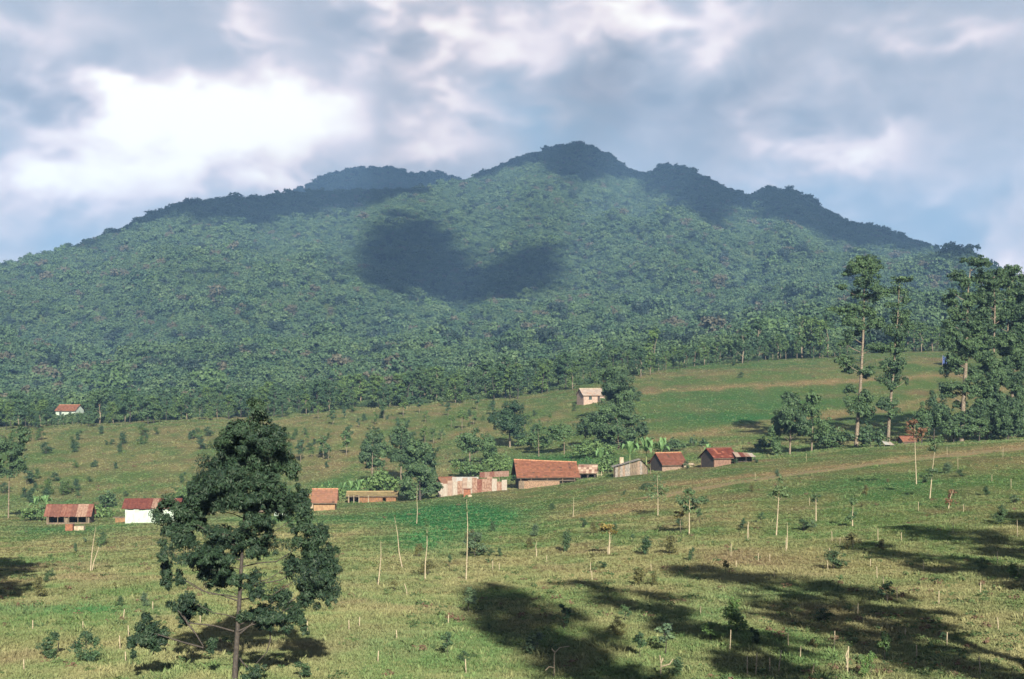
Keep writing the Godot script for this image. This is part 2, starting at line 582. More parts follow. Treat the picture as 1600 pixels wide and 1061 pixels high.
# ---------- sky ----------
const PUFFS := [   # bright cloud masses: column, row, half width, half height, strength
	[290, 180, 120, 70, 0.95], [255, 165, 60, 50, 0.45], [390, 165, 85, 50, 0.60], [505, 182, 70, 36, 0.60], [330, 255, 150, 42, 0.42], [230, 125, 80, 35, 0.30], [420, 235, 80, 40, 0.35],
	[50, 245, 105, 38, 0.60], [130, 290, 100, 36, 0.45], [755, 62, 85, 48, 0.72], [700, 30, 70, 26, 0.40], [400, 38, 45, 32, 0.42], [40, 30, 120, 36, 0.38],
	[1000, 35, 140, 40, 0.46], [1110, 20, 90, 25, 0.36], [1490, 55, 85, 34, 0.48], [1330, 225, 95, 32, 0.40], [1390, 250, 50, 26, 0.34], [620, 120, 60, 25, 0.2], [745, 172, 40, 18, 0.34], [700, 230, 60, 34, 0.36], [650, 262, 70, 18, 0.36], [1560, 330, 90, 60, 0.15], [1590, 425, 60, 26, 0.4],
	[850, 100, 40, 40, 0.25]]
const DUSKY := [[60, 155, 75, 38, 0.75], [130, 200, 35, 50, 0.5], [1130, 175, 240, 62, 0.6], [1000, 130, 120, 60, 0.4], [600, 90, 80, 60, 0.35], [490, 205, 22, 14, 0.3], [90, 95, 110, 30, 0.3], [30, 320, 60, 22, 0.2], [560, 40, 60, 40, 0.2]]
const BLUE := [[40, 390, 110, 45, 0.8], [1230, 330, 230, 50, 0.7], [850, 215, 110, 40, 0.55], [780, 175, 60, 30, 0.4], [1500, 380, 140, 50, 0.5], [1350, 290, 200, 30, 0.3]]

func sky_color(az: float, el: float) -> Color:
	var px := 800.0 + F * tan(clampf(az, -1.2, 1.2)) if absf(az) < 1.2 else 1e6
	var py := HOR - F * tan(clampf(el, -1.3, 1.3)) / maxf(cos(clampf(az, -1.2, 1.2)), 0.3)
	var q := Vector3(sin(az) * cos(el), sin(el) * 1.6, -cos(az) * cos(el))
	var wx := n2.get_noise_3d(q.x * 60.0, q.y * 60.0, q.z * 60.0)
	var wy := n2.get_noise_3d(q.x * 60.0 + 200.0, q.y * 60.0, q.z * 60.0)
	var mid := n2.get_noise_3d(q.x * 150.0 + 90.0, q.y * 150.0 + wx * 14.0, q.z * 150.0)
	var fine := n2.get_noise_3d(q.x * 420.0 + mid * 12.0, q.y * 420.0 + mid * 12.0, q.z * 420.0)
	var puffy := 0.5 - 1.6 * absf(n2.get_noise_3d(q.x * 230.0 + 40.0, q.y * 230.0, q.z * 230.0 + mid * 10.0))
	var big := n1.get_noise_3d(q.x * 70.0 + wx * 12.0, q.y * 90.0 + wy * 12.0, q.z * 70.0)
	var inside := 0.0
	if absf(az) < 1.0:
		inside = sm(0.62, 0.42, absf(az)) * sm(0.5, 0.3, el)
	var light := 0.32 + big * 0.75
	var dusk := clampf(0.25 - big * 0.5 + wx * 0.4, 0, 1) * 0.5
	var blue := 0.35 * sm(0.1, 0.5, wy + 0.2)
	if inside > 0.0:
		var x := px + wx * 60.0 + mid * 100.0 + fine * 46.0 + puffy * 26.0
		var y := py + wy * 40.0 + mid * 66.0 - fine * 34.0 + puffy * 22.0
		var l := 0.21 + big * 0.14
		for b in PUFFS: l += 1.15 * b[4] * blob(x, y, b[0], b[1], b[2] * 1.12, b[3] * 1.12)
		var du := 0.12
		for b in DUSKY: du += b[4] * blob(x, y, b[0], b[1], b[2], b[3])
		var bl := 0.10
		for b in BLUE: bl += b[4] * blob(x, y, b[0], b[1], b[2], b[3])
		light = lerpf(light, l, inside)
		dusk = lerpf(dusk, du, inside)
		blue = lerpf(blue, bl, inside)
	light += (0.42 * mid + 0.34 * fine + 0.55 * puffy * clampf(light, 0.0, 1.0)) * clampf(0.35 + light, 0.0, 1.0)
	dusk += mid * 0.35 - puffy * 0.12
	var c := Color(0.655, 0.675, 0.718)
	c = c.lerp(Color(0.500, 0.620, 0.715), clampf(blue, 0, 0.9))
	c = c.lerp(Color(0.490, 0.545, 0.612), clampf(dusk, 0, 0.9))
	c = c.lerp(Color(0.880, 0.832, 0.848), sm(0.0, 0.85, light))
	c = c.lerp(Color(1.0, 0.985, 0.950), sm(0.55, 1.45, light))
	return c

func build_sky() -> ImageTexture:
	var w := 4096
	var h := 2048
	var small := Image.create(w / 4, h / 4, false, Image.FORMAT_RGB8)
	for y in h / 4:
		var el := PI * (0.5 - (y + 0.5) / (h / 4.0))
		for x in w / 4:
			var az := wrapf(TAU * (x + 0.5) / (w / 4.0), -PI, PI)
			small.set_pixel(x, y, sky_color(az, maxf(el, 0.0)) if el > -0.02 else Color(0.45, 0.48, 0.46))
	small.resize(w, h, Image.INTERPOLATE_CUBIC)
	for y in range(int(h * 0.5 - h * 17.0 / 180.0), h / 2 + 1):
		var el := PI * (0.5 - (y + 0.5) / float(h))
		for x in range(-int(w * 24.0 / 360.0), int(w * 24.0 / 360.0)):
			small.set_pixel(posmod(x, w), y, sky_color(TAU * (x + 0.5) / float(w), el))
	return ImageTexture.create_from_image(small)

func build_clouds() -> void:      # the cumulus overhead whose shadows lie on the mountain
	var puff := SphereMesh.new()
	puff.radius = 1.0
	puff.height = 2.0
	puff.radial_segments = 10
	puff.rings = 6
	var low := [[120, 392], [230, 352], [300, 346], [400, 352], [480, 340], [560, 326], [650, 303], [720, 288], [800, 262], [850, 258], [880, 282], [930, 288], [1000, 280], [1050, 312], [1085, 350], [1110, 352], [1160, 322], [1200, 340], [1280, 372], [1350, 388], [1450, 396], [1560, 430]]
	var xs := [[], []]
	var cs := [[], []]
	for k in 26000:
		var px := rng.randf_range(100.0, 1620.0)
		var t := rng.randf_range(0.2, 1.03)
		var q := mountain_height((px - 800.0) / F, t)
		var py: float = HOR - F * q[1] / q[0]
		var w := n2.get_noise_2d(px * 0.6, py * 0.8) * 30.0
		var a := blob(px + w, py + w, 640, 400, 70, 46) + 0.9 * blob(px + w, py - w, 680, 452, 85, 22) + 0.85 * blob(px - w, py + w, 815, 445, 45, 36) - 0.5 * blob(px, py, 738, 408, 20, 16) + 0.45 * blob(px, py, 750, 455, 60, 26)
		var which := -1
		if a > 0.52 + rng.randfn() * 0.07: which = 1
		elif py < table(low, px) - 4.0 + w * 0.3 + absf(rng.randfn()) * 5.0: which = 0
		if which < 0 or (which == 0 and rng.randf() < 0.45) or (which == 1 and rng.randf() < 0.2): continue
		var p := Vector3((px - 800.0) / F * q[0], q[1] + 8.0, -q[0])
		p += sun_dir * ((1250.0 + rng.randf_range(0, 60) - p.y) / sun_dir.y)
		var r := rng.randf_range(16.0, 30.0)
		xs[which].append(Transform3D(Basis().scaled(Vector3(r, r * 0.6, r)), p))
		cs[which].append(Color(1, 1, 1))
	for k in 900:
		var px := rng.randf_range(420.0, 770.0)
		var p := far_summit(px, rng.randf_range(3250.0, 3620.0)) + Vector3(0, 12.0, 0)
		p += sun_dir * ((1300.0 - p.y) / sun_dir.y)
		xs[0].append(Transform3D(Basis().scaled(Vector3(32, 18, 32)), p))
		cs[0].append(Color(1, 1, 1))
	for k in 2:
		var o := multi("cloud" if k == 0 else "cloud_001", puff, M.cloud, xs[k], cs[k])
		tag(o, ["long bank of cumulus cloud drifting above the valley", "small cumulus cloud drifting above the valley"][k], "cloud", "", "stuff")

# ---------- grass and weeds ----------
func tuft_mesh(blades: int, wide: float) -> ArrayMesh:
	var pos := PackedVector3Array()
	var col := PackedColorArray()
	for k in blades:
		var an := rng.randf() * TAU
		var out := Vector3(cos(an), 0, sin(an))
		var b := out * rng.randf() * wide * 0.5
		var side := out.cross(Vector3.UP).rotated(Vector3.UP, rng.randf_range(-1.2, 1.2)) * rng.randf_range(0.05, 0.09)
		var tip := b + out * rng.randf_range(0.1, 0.6) * wide + Vector3(0, rng.randf_range(0.55, 1.0), 0)
		var midp := b.lerp(tip, 0.5) + Vector3(0, 0.1, 0)
		var c := Color(1, 1, 1) * rng.randf_range(0.8, 1.2)
		for v in [b - side, b + side, midp + side * 0.7, b - side, midp + side * 0.7, midp - side * 0.7, midp - side * 0.7, midp + side * 0.7, tip]:
			pos.append(v); col.append(c)
	var arr := []
	arr.resize(Mesh.ARRAY_MAX)
	arr[Mesh.ARRAY_VERTEX] = pos
	arr[Mesh.ARRAY_COLOR] = col
	var m := ArrayMesh.new()
	m.add_surface_from_arrays(Mesh.PRIMITIVE_TRIANGLES, arr)
	return m

func build_grass() -> void:
	var kinds := [tuft_mesh(11, 0.9), tuft_mesh(14, 1.3), tuft_mesh(9, 0.7)]
	var xf := [[], [], []]
	var cc := [[], [], []]
	for k in 250000:
		var hill := k >= 185000
		var d := 1.0 / lerpf(1.0 / 60.0, 1.0 / 268.0, rng.randf()) if not hill else 1.0 / lerpf(1.0 / 268.0, 1.0 / 520.0, rng.randf())
		var px := rng.randf_range(-60.0, 1660.0)
		var p := on(px, d)
		var c := ground_color(p.x, d, p.y)
		var dry := n3.get_noise_2d(p.x * 1.4 + 30.0, d * 1.4)
		if rng.randf() < 0.3 + dry * 0.5: c = c.lerp(STRAW, 0.4)
		var s := rng.randf_range(0.09, 0.19) * (1.0 + 0.9 * maxf(0.0, n2.get_noise_2d(p.x * 2.0, d * 2.0)))
		if rng.randf() < 0.02: s *= 2.0
		if hill: s *= 1.6
		var v := rng.randi() % 3
		xf[v].append(Transform3D(Basis(Vector3.UP, rng.randf() * TAU).scaled(Vector3(s * 1.5, s, s * 1.5)), p - Vector3(0, 0.02, 0)))
		cc[v].append(c * rng.randf_range(0.88, 1.1))
	var o := Node3D.new()
	o.name = "grass"
	add_child(o)
	tag(o, "short straw and green pasture grass over the field and hillside", "grass", "", "stuff")
	for v in 3:
		multi("grass_blades", kinds[v], M.grass, xf[v], cc[v], o).set_meta("kind", "stuff")
	# low broad-leaved weeds
	var weeds := []
	for k in 3:
		weeds.append(foliage([[Vector3(0, 0.4, 0), Vector3(0.9, 0.55, 0.9), 60]], 0.16, 0.10, 0.0, Color(0.8, 0.8, 0.8), Color(1.2, 1.2, 1.2), 0.2))
	xf = [[], [], []]
	cc = [[], [], []]
	for k in 5200:
		var far := k >= 3000
		var d := 1.0 / lerpf(1.0 / 60.0, 1.0 / 262.0, rng.randf()) if not far else 1.0 / lerpf(1.0 / 272.0, 1.0 / 500.0, rng.randf())
		var px := rng.randf_range(-60.0, 1660.0)
		var p := on(px, d)
		if n1.get_noise_2d(p.x * 1.1, d * 0.9) < 0.02 and rng.randf() < 0.75: continue
		if far and px > 1020.0 and rng.randf() < 0.8: continue
		var s := rng.randf_range(0.12, 0.38) * (1.6 if far else 1.0)
		var v := rng.randi() % 3
		xf[v].append(Transform3D(Basis(Vector3.UP, rng.randf() * TAU).scaled(Vector3(s * 1.3, s, s * 1.3)), p))
		var c := Color(0.030, 0.058, 0.026).lerp(Color(0.065, 0.10, 0.04), rng.randf())
		if rng.randf() < 0.18: c = Color(0.085, 0.058, 0.042)
		cc[v].append(c)
	o = Node3D.new()
	o.name = "weeds"
	add_child(o)
	tag(o, "low dark weeds scattered through the pasture grass", "weeds", "", "stuff")
	for v in 3:
		multi("weed_leaves", weeds[v], M.grass, xf[v], cc[v], o).set_meta("kind", "stuff")

# ---------- trees ----------
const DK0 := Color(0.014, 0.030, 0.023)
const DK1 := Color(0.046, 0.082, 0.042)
const GR0 := Color(0.030, 0.060, 0.030)
const GR1 := Color(0.052, 0.092, 0.042)
const LT0 := Color(0.040, 0.076, 0.030)
const LT1 := Color(0.074, 0.122, 0.044)

func zoomed(a: Array, x0: float, y0: float, k: float) -> Array:
	var out := []
	for b in a:
		var r := [x0 + b[0] / k, y0 + b[1] / k]
		if b.size() > 2:
			r.append(b[2] / k); r.append(b[3] / k)
		if b.size() > 4: r.append(b[4])
		out.append(r)
	return out

func hero_tree() -> void:
	rng.seed = 77
	var d := 61.8
	var s := d / F
	var trunk := zoomed([[420, 1075], [424, 1000], [430, 900], [437, 780], [445, 650], [455, 500], [460, 380], [468, 270], [474, 150]], 180, 590, 2.253)
	var lobes := zoomed([[485, 140, 75, 55], [460, 205, 100, 60], [520, 215, 85, 70], [400, 230, 65, 60], [470, 290, 130, 70], [575, 300, 60, 75], [380, 320, 70, 60], [440, 370, 120, 70], [550, 390, 85, 80], [335, 380, 75, 50], [300, 430, 75, 55], [400, 440, 80, 50], [590, 450, 55, 50], [480, 450, 60, 40, 0.5],
		[215, 475, 75, 60], [195, 545, 60, 55], [250, 520, 55, 50], [190, 610, 32, 30, 0.7], [182, 690, 36, 48], [230, 700, 20, 24, 0.5], [370, 560, 85, 50], [340, 625, 100, 55], [380, 680, 95, 55], [300, 665, 55, 50], [340, 735, 40, 25, 0.6], [480, 560, 70, 55, 0.55], [520, 600, 55, 45, 0.4], [500, 500, 60, 40, 0.35],
		[655, 490, 42, 55], [640, 425, 40, 40, 0.8], [700, 570, 80, 55], [725, 640, 72, 65], [745, 720, 45, 70], [680, 690, 70, 60, 0.8], [630, 660, 45, 45, 0.5], [700, 770, 60, 55], [500, 690, 40, 30, 0.35], [520, 745, 40, 30, 0.4],
		[500, 830, 55, 42], [560, 835, 75, 45], [620, 850, 55, 42, 0.8], [590, 780, 60, 35, 0.5], [225, 820, 60, 42], [265, 785, 35, 30], [315, 822, 16, 14, 0.6], [100, 880, 45, 45], [120, 920, 62, 35], [75, 925, 30, 28], [150, 905, 35, 28, 0.8], [68, 965, 12, 14, 0.5], [330, 945, 18, 26], [490, 1035, 50, 22, 0.5]], 180, 590, 2.253)
	var base := on(trunk[0][0], d)
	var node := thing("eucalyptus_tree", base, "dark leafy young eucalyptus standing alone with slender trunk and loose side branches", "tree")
	var to := func(p: Array, dz := 0.0) -> Vector3:
		return Vector3((p[0] - 800.0) * s - base.x, (HOR - p[1]) * s - base.y, dz)
	var pts := [Vector3(0, -0.4, 0)]
	var rad := [0.2]
	var rr := [0.125, 0.115, 0.102, 0.086, 0.072, 0.058, 0.044, 0.028, 0.012]
	for k in trunk.size():
		pts.append(to.call(trunk[k], sin(k * 1.7) * 0.05)); rad.append(rr[k])
	part(node, "trunk", done(tube(pts, rad, 10)), M.bark_dark)
	var ls := []
	for b in lobes:
		var rz: float = (b[2] + b[3]) * 0.62 * s
		var dx: float = absf(b[0] - table_x(trunk, b[1])) * s
		var dz := rng.randf_range(-1.0, 1.0) * maxf(0.15, 1.5 - dx * 0.35)
		var c: Vector3 = to.call(b, dz)
		var share: float = b[4] if b.size() > 4 else 1.0
		ls.append([c, Vector3(b[2] * s * 1.15, b[3] * s * 1.2, rz), 60.0 + maxf(share, 0.6) * b[2] * b[3] * 2.9])
		for e in 3:
			var j := rdir() * rng.randf_range(0.6, 1.05)
			ls.append([c + Vector3(j.x * b[2] * s, j.y * b[3] * s - 0.1, j.z * rz), Vector3(b[2] * s, b[3] * s * 1.2, rz) * rng.randf_range(0.3, 0.6), 20.0 + maxf(share, 0.6) * b[2] * b[3] * 0.95])
		if b[1] > 950.0: continue
		var low: float = minf(b[1] + b[3] * 0.3 + absf(b[0] - table_x(trunk, b[1])) * 0.32, 1000.0)
		var from: Vector3 = to.call([table_x(trunk, low), low])
		var mid := from.lerp(c, 0.5) + Vector3(rng.randf_range(-0.1, 0.1), -0.08 * dx + rng.randf_range(-0.1, 0.1), 0)
		var r0 := clampf(0.012 + dx * 0.006, 0.012, 0.032)
		part(node, "branch", done(tube([from, from.lerp(mid, 0.5) + Vector3(0, 0.05, 0), mid, mid.lerp(c, 0.6) + Vector3(0, 0.05, 0), c], [r0, r0 * 0.85, r0 * 0.7, r0 * 0.5, r0 * 0.25], 6)), M.bark_dark)
	# the long bare boughs below the crown
	for bough in [[[420, 892], [350, 872], [255, 862], [232, 830]], [[255, 862], [285, 900], [312, 945]], [[545, 870], [548, 920], [535, 965], [498, 1005]], [[312, 950], [240, 930], [160, 905], [120, 915]], [[440, 985], [448, 1000], [470, 1020]], [[432, 892], [480, 870], [560, 845], [620, 850]], [[255, 862], [245, 840], [222, 818]], [[160, 905], [110, 895], [95, 880]], [[440, 900], [500, 850], [505, 825]]]:
		var bp := []
		var br := []
		var z := zoomed(bough, 180, 590, 2.253)
		for k in z.size():
			bp.append(to.call(z[k], 0.1)); br.append(0.04 - 0.008 * k)
		part(node, "branch", done(tube(bp, br, 6)), M.bark_dark)
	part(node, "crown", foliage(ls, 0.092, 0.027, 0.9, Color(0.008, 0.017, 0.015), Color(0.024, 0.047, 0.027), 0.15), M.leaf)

func filler(x0: float, x1: float, y0: float, y1: float, n: int) -> Array:      # further clumps inside a crown's bounds
	var out := []
	for k in n:
		var t := (k + rng.randf()) / n
		out.append([rng.randf_range(x0, x1), lerpf(y0, y1, t), rng.randf_range(9.0, 15.0), rng.randf_range(7.0, 11.0)])
	return out

func tall_trees() -> void:
	var t1 := zoomed([[555, 985], [560, 900], [572, 740], [580, 600], [587, 450], [592, 300], [600, 160], [605, 90]], 1160, 380, 3.12)
	traced_tree("eucalyptus_tree", "tallest pale-trunked eucalyptus with tiered dark clumps in the open by the pasture", "tree", "", t1, 285.0, 0.42,
		zoomed([[600, 85, 62, 42], [560, 115, 55, 36], [640, 120, 48, 40], [510, 140, 28, 14], [490, 205, 30, 16], [590, 185, 45, 45], [640, 235, 48, 42], [560, 235, 20, 26], [600, 250, 40, 25], [560, 312, 60, 30], [500, 320, 45, 22], [440, 320, 24, 16], [620, 330, 40, 25], [530, 375, 52, 42], [650, 370, 45, 38], [600, 410, 40, 26], [520, 440, 45, 28], [640, 500, 52, 20], [500, 480, 26, 18], [490, 570, 45, 30], [540, 610, 42, 22], [610, 620, 48, 32], [530, 705, 36, 24], [600, 740, 40, 36], [565, 800, 58, 40], [520, 760, 25, 18], [610, 820, 28, 30]], 1160, 380, 3.12), 11000.0, 0.2, 0.11, 0.3, M.bark_pale, M.leaf, DK0, GR1)
	var t2 := zoomed([[710, 975], [715, 870], [728, 720], [740, 600], [748, 470], [756, 380], [765, 200]], 1160, 380, 3.12)
	traced_tree("eucalyptus_tree", "slimmer pale-trunked eucalyptus with gappy clumps over a small grey sheet roof", "tree", "", t2, 287.0, 0.36,
		zoomed([[775, 180, 45, 24, 0.7], [770, 225, 48, 28, 0.7], [740, 300, 45, 18, 0.6], [790, 270, 35, 20, 0.6], [780, 340, 48, 24, 0.7], [790, 385, 55, 38], [745, 430, 50, 35], [690, 505, 48, 26], [752, 520, 34, 55], [740, 590, 52, 38], [685, 590, 35, 22], [740, 650, 50, 40], [690, 668, 36, 18], [720, 690, 40, 20], [806, 670, 9, 18], [720, 785, 52, 34], [680, 790, 32, 22], [735, 830, 36, 24]], 1160, 380, 3.12), 10000.0, 0.2, 0.11, 0.3, M.bark_pale, M.leaf, DK0, GR1)
	var r1 := zoomed([[195, 955], [203, 780], [215, 600], [220, 420], [222, 250], [240, 110]], 1440, 380, 3.12)
	traced_tree("eucalyptus_tree", "tall eucalyptus with thick pale trunk at the edge of the dense grove", "tree", "tall grove trees", r1, 284.0, 0.5,
		zoomed([[250, 75, 55, 24], [310, 80, 42, 22], [170, 160, 48, 34], [150, 230, 28, 20], [215, 180, 30, 36], [235, 270, 42, 34], [175, 335, 52, 38], [155, 440, 48, 45], [240, 395, 62, 44], [190, 490, 62, 36], [145, 600, 42, 42], [250, 515, 58, 45], [160, 690, 55, 20], [220, 705, 42, 36], [245, 620, 48, 38], [170, 560, 40, 25], [120, 470, 25, 30]], 1440, 380, 3.12) + filler(1480, 1522, 450, 650, 14), 11000.0, 0.2, 0.11, 0.3, M.bark_pale, M.leaf, DK0, GR1)
	var r2 := zoomed([[315, 955], [325, 800], [350, 600], [358, 300], [350, 160]], 1440, 380, 3.12)
	traced_tree("eucalyptus_tree", "eucalyptus with a rounded crown in the middle of the dense grove", "tree", "tall grove trees", r2, 288.0, 0.36,
		zoomed([[350, 165, 52, 36], [385, 140, 32, 22], [320, 265, 50, 32], [310, 330, 60, 38], [395, 330, 55, 38], [300, 425, 58, 46], [380, 470, 58, 46], [285, 560, 58, 46], [335, 640, 58, 56], [300, 720, 58, 56], [350, 770, 48, 50], [280, 800, 45, 50], [320, 860, 40, 40]], 1440, 380, 3.12) + filler(1525, 1570, 430, 670, 24), 11000.0, 0.2, 0.11, 0.3, M.bark_pale, M.leaf, DK0, GR1)
	var r3 := zoomed([[455, 955], [440, 700], [420, 480], [428, 230]], 1440, 380, 3.12)
	traced_tree("eucalyptus_tree", "broad eucalyptus with low leafy sides in the dense grove", "tree", "tall grove trees", r3, 291.0, 0.36,
		zoomed([[425, 205, 45, 42], [450, 270, 50, 42], [440, 345, 58, 46], [470, 410, 45, 45], [440, 530, 64, 52], [400, 610, 48, 46], [450, 690, 58, 52], [420, 790, 64, 56], [475, 850, 42, 56], [400, 870, 45, 50], [480, 600, 40, 50]], 1440, 380, 3.12) + filler(1555, 1600, 420, 685, 26), 11000.0, 0.2, 0.11, 0.3, M.bark_pale, M.leaf, DK0, GR1)
	var r4 := zoomed([[560, 955], [550, 600], [540, 250]], 1440, 380, 3.12)
	traced_tree("eucalyptus_tree", "eucalyptus on the far side of the dense grove", "tree", "tall grove trees", r4, 294.0, 0.36,
		zoomed([[510, 225, 45, 40], [570, 240, 50, 50], [520, 320, 55, 50], [560, 430, 60, 60], [520, 540, 55, 60], [580, 640, 60, 60], [520, 730, 55, 60], [570, 840, 60, 60]], 1440, 380, 3.12) + filler(1590, 1640, 430, 685, 18), 9000.0, 0.22, 0.12, 0.3, M.bark_pale, M.leaf, DK0, GR1)
	for b in [[1459, 690, 640, 22, 26, "rounded dark understorey tree against the grove"], [1490, 694, 668, 14, 13, "small bushy tree at the foot of the thick pale trunk"], [1440, 688, 655, 16, 18, "low dark tree behind the reddish hut"], [1530, 692, 655, 22, 24, "bushy understorey tree inside the grove"], [1575, 690, 650, 24, 28, "bushy tree at the outer foot of the grove"]]:
		traced_tree("grove_shrub_tree", b[5], "tree", "understorey of the grove", [[b[0], b[1]], [b[0] + 2, b[2]]], 282.0, 0.14,
			[[b[0] - b[3] * 0.4, b[2] + 4, b[3] * 0.7, b[4] * 0.7], [b[0] + b[3] * 0.45, b[2] + 8, b[3] * 0.65, b[4] * 0.7], [b[0], b[2] - b[4] * 0.5, b[3] * 0.7, b[4] * 0.6], [b[0] - 4, b[2] + b[4] * 0.7, b[3], b[4] * 0.5]], 10500.0, 0.19, 0.11, 0.3, M.bark_dark, M.leaf, DK0, GR1)
	# the pair of trees left of the tall ones
	traced_tree("pasture_tree", "full dark tree with two thin trunks beside a lighter one", "tree", "", [[1234, 710], [1236, 660], [1238, 620]], 278.0, 0.22,
		[[1238, 622, 17, 14], [1224, 645, 17, 20], [1248, 650, 17, 22], [1232, 665, 22, 16], [1214, 672, 11, 18], [1213, 700, 8, 14], [1255, 672, 10, 12]], 10500.0, 0.19, 0.11, 0.5, M.bark_pale, M.leaf, DK0, GR1)
	traced_tree("pasture_tree", "narrow lighter tree with pale trunk beside the full dark one", "tree", "", [[1268, 706], [1270, 660], [1272, 625]], 280.0, 0.18,
		[[1273, 622, 12, 14], [1268, 645, 12, 12], [1284, 664, 13, 12], [1262, 668, 10, 14], [1276, 678, 10, 8, 0.6]], 9000.0, 0.19, 0.11, 0.5, M.bark_pale, M.leaf, GR0, GR1)

func village_trees() -> void:
	var z3 := func(a: Array) -> Array: return zoomed(a, 440, 660, 3.93)
	var z4 := func(a: Array) -> Array: return zoomed(a, 760, 560, 3.536)
	var c := 10500.0
	traced_tree("village_tree", "round dark tree behind the brown earth-walled shed", "tree", "", z3.call([[552, 440], [556, 300], [560, 160]]), 290.0, 0.2, z3.call([[560, 110, 60, 55], [520, 190, 55, 65], [600, 190, 60, 60], [560, 250, 75, 45]]), c, 0.2, 0.115, 0.4, M.bark_pale, M.leaf, DK0, GR1)
	traced_tree("village_tree", "dark tree rising behind the round one near the shed", "tree", "", z3.call([[730, 420], [735, 250], [735, 100]]), 298.0, 0.2, z3.call([[735, 75, 55, 50], [700, 130, 45, 50], [765, 130, 45, 55], [730, 200, 60, 50], [690, 230, 40, 40]]), c, 0.2, 0.115, 0.4, M.bark_pale, M.leaf, DK0, GR1)
	traced_tree("village_tree", "large dense dark tree in front of the metal fence end", "tree", "", z3.call([[850, 500], [848, 400], [840, 200]]), 263.0, 0.26, z3.call([[835, 165, 60, 60], [800, 230, 65, 65], [880, 240, 65, 75], [830, 320, 90, 70], [910, 350, 55, 75], [780, 380, 55, 60], [930, 420, 45, 45], [800, 440, 60, 40], [880, 440, 60, 40]]), c, 0.2, 0.115, 0.4, M.bark_dark, M.leaf, DK0, GR1)
	traced_tree("leafy_bush", "light green bushy thicket between the dark village trees", "bush", "", z3.call([[620, 440], [620, 340]]), 284.0, 0.12, z3.call([[570, 350, 55, 45], [640, 330, 60, 50], [690, 370, 45, 50], [600, 400, 70, 30], [500, 370, 50, 25]]), 2400.0, 0.26, 0.16, 0.2, M.bark_dark, M.leaf, LT0, LT1)
	traced_tree("leafy_bush", "green hedge-like thicket behind the tiled tan cottage", "bush", "", z3.call([[280, 420], [280, 350]]), 285.0, 0.12, z3.call([[250, 370, 60, 30], [320, 380, 60, 30], [180, 390, 60, 30], [380, 400, 40, 25]]), 2000.0, 0.26, 0.16, 0.2, M.bark_dark, M.leaf, LT0, LT1)
	traced_tree("village_tree", "olive green tree above the metal-fenced yard", "tree", "", z3.call([[1155, 290], [1155, 200], [1158, 120]]), 318.0, 0.2, z3.call([[1150, 95, 60, 40], [1110, 140, 45, 40], [1195, 130, 45, 45], [1150, 180, 60, 28], [1260, 150, 55, 60], [1290, 210, 45, 50]]), c, 0.2, 0.115, 0.4, M.bark_pale, M.leaf, GR0, GR1)
	for b in [[735, 745, 726, 30, 16, "light green thicket above the metal fence"], [778, 742, 722, 22, 18, "bright green bush between the fence and the long tiled house"], [840, 702, 688, 30, 12, "low green shrub row under the slender hill trees"], [925, 715, 698, 40, 14, "tangled green bushes behind the small shed"], [950, 738, 722, 18, 16, "green bush beside the grey plank hut"], [965, 700, 690, 30, 10, "leafy hedge under the dark hill trees"], [1050, 705, 692, 20, 10, "small dark bush line behind the red tiled hut"], [1083, 697, 688, 7, 7, "small round dark shrub on the slope above the huts"], [1100, 698, 690, 8, 5, "flat dark shrub on the slope above the huts"], [60, 812, 800, 35, 11, "weedy green bushes around the rusty shed"], [150, 808, 798, 28, 12, "weedy green bushes between the rusty shed and the white house"], [165, 795, 778, 16, 12, "olive shrub behind the bushes by the rusty shed"], [300, 795, 775, 40, 20, "green bushes between the white house and the lone eucalyptus"], [808, 752, 740, 9, 11, "dark bush in front of the gable of the long tiled house"], [350, 790, 772, 30, 16, "green garden bush behind the lone eucalyptus"], [430, 792, 775, 25, 16, "green garden bush beside the tan cottage"], [1300, 700, 680, 30, 18, "dim green thicket at the foot of the tallest eucalyptus"], [1360, 698, 676, 24, 20, "dim green thicket between the two tall eucalyptus trunks"], [1195, 705, 692, 16, 10, "dark low thicket beside the sheet lean-to"]]:
		var lt: bool = not ("dark" in b[5] or "dim" in b[5] or "olive" in b[5])
		var p := at(b[0], b[1], 200.0)
		traced_tree("leafy_bush", b[5], "bush", "", [[b[0], b[1]], [b[0], b[2]]], -p.z, 0.08, [[b[0] - b[3] * 0.5, b[2] + 2, b[3] * 0.5, b[4] * 0.7], [b[0] + b[3] * 0.5, b[2] + 2, b[3] * 0.5, b[4] * 0.75], [b[0], b[2] - 2, b[3] * 0.55, b[4] * 0.8], [b[0], b[2] + b[4] * 0.45, b[3] * 0.95, b[4] * 0.5]], 2000.0, 0.24, 0.15, 0.1, M.bark_dark, M.leaf, GR0 if lt else DK0, LT1 if lt else GR1)
	traced_tree("village_tree", "round near-black tree on the slope above the long tiled house", "tree", "", z4.call([[130, 500], [128, 400], [125, 330]]), 345.0, 0.24, z4.call([[140, 285, 55, 45], [80, 320, 60, 50], [165, 340, 60, 55], [120, 380, 70, 50], [170, 420, 45, 40], [50, 350, 40, 40]]), 10500.0, 0.21, 0.12, 0.4, M.bark_pale, M.leaf, DK0, GR0)
	traced_tree("village_tree", "flat-topped slope tree with the widest crown over thin trunks", "tree", "", z4.call([[430, 525], [430, 440], [420, 400]]), 322.0, 0.12, z4.call([[360, 395, 50, 32], [430, 400, 50, 34], [395, 430, 60, 25]]), c, 0.2, 0.115, 0.4, M.bark_pale, M.leaf, GR0, GR1)
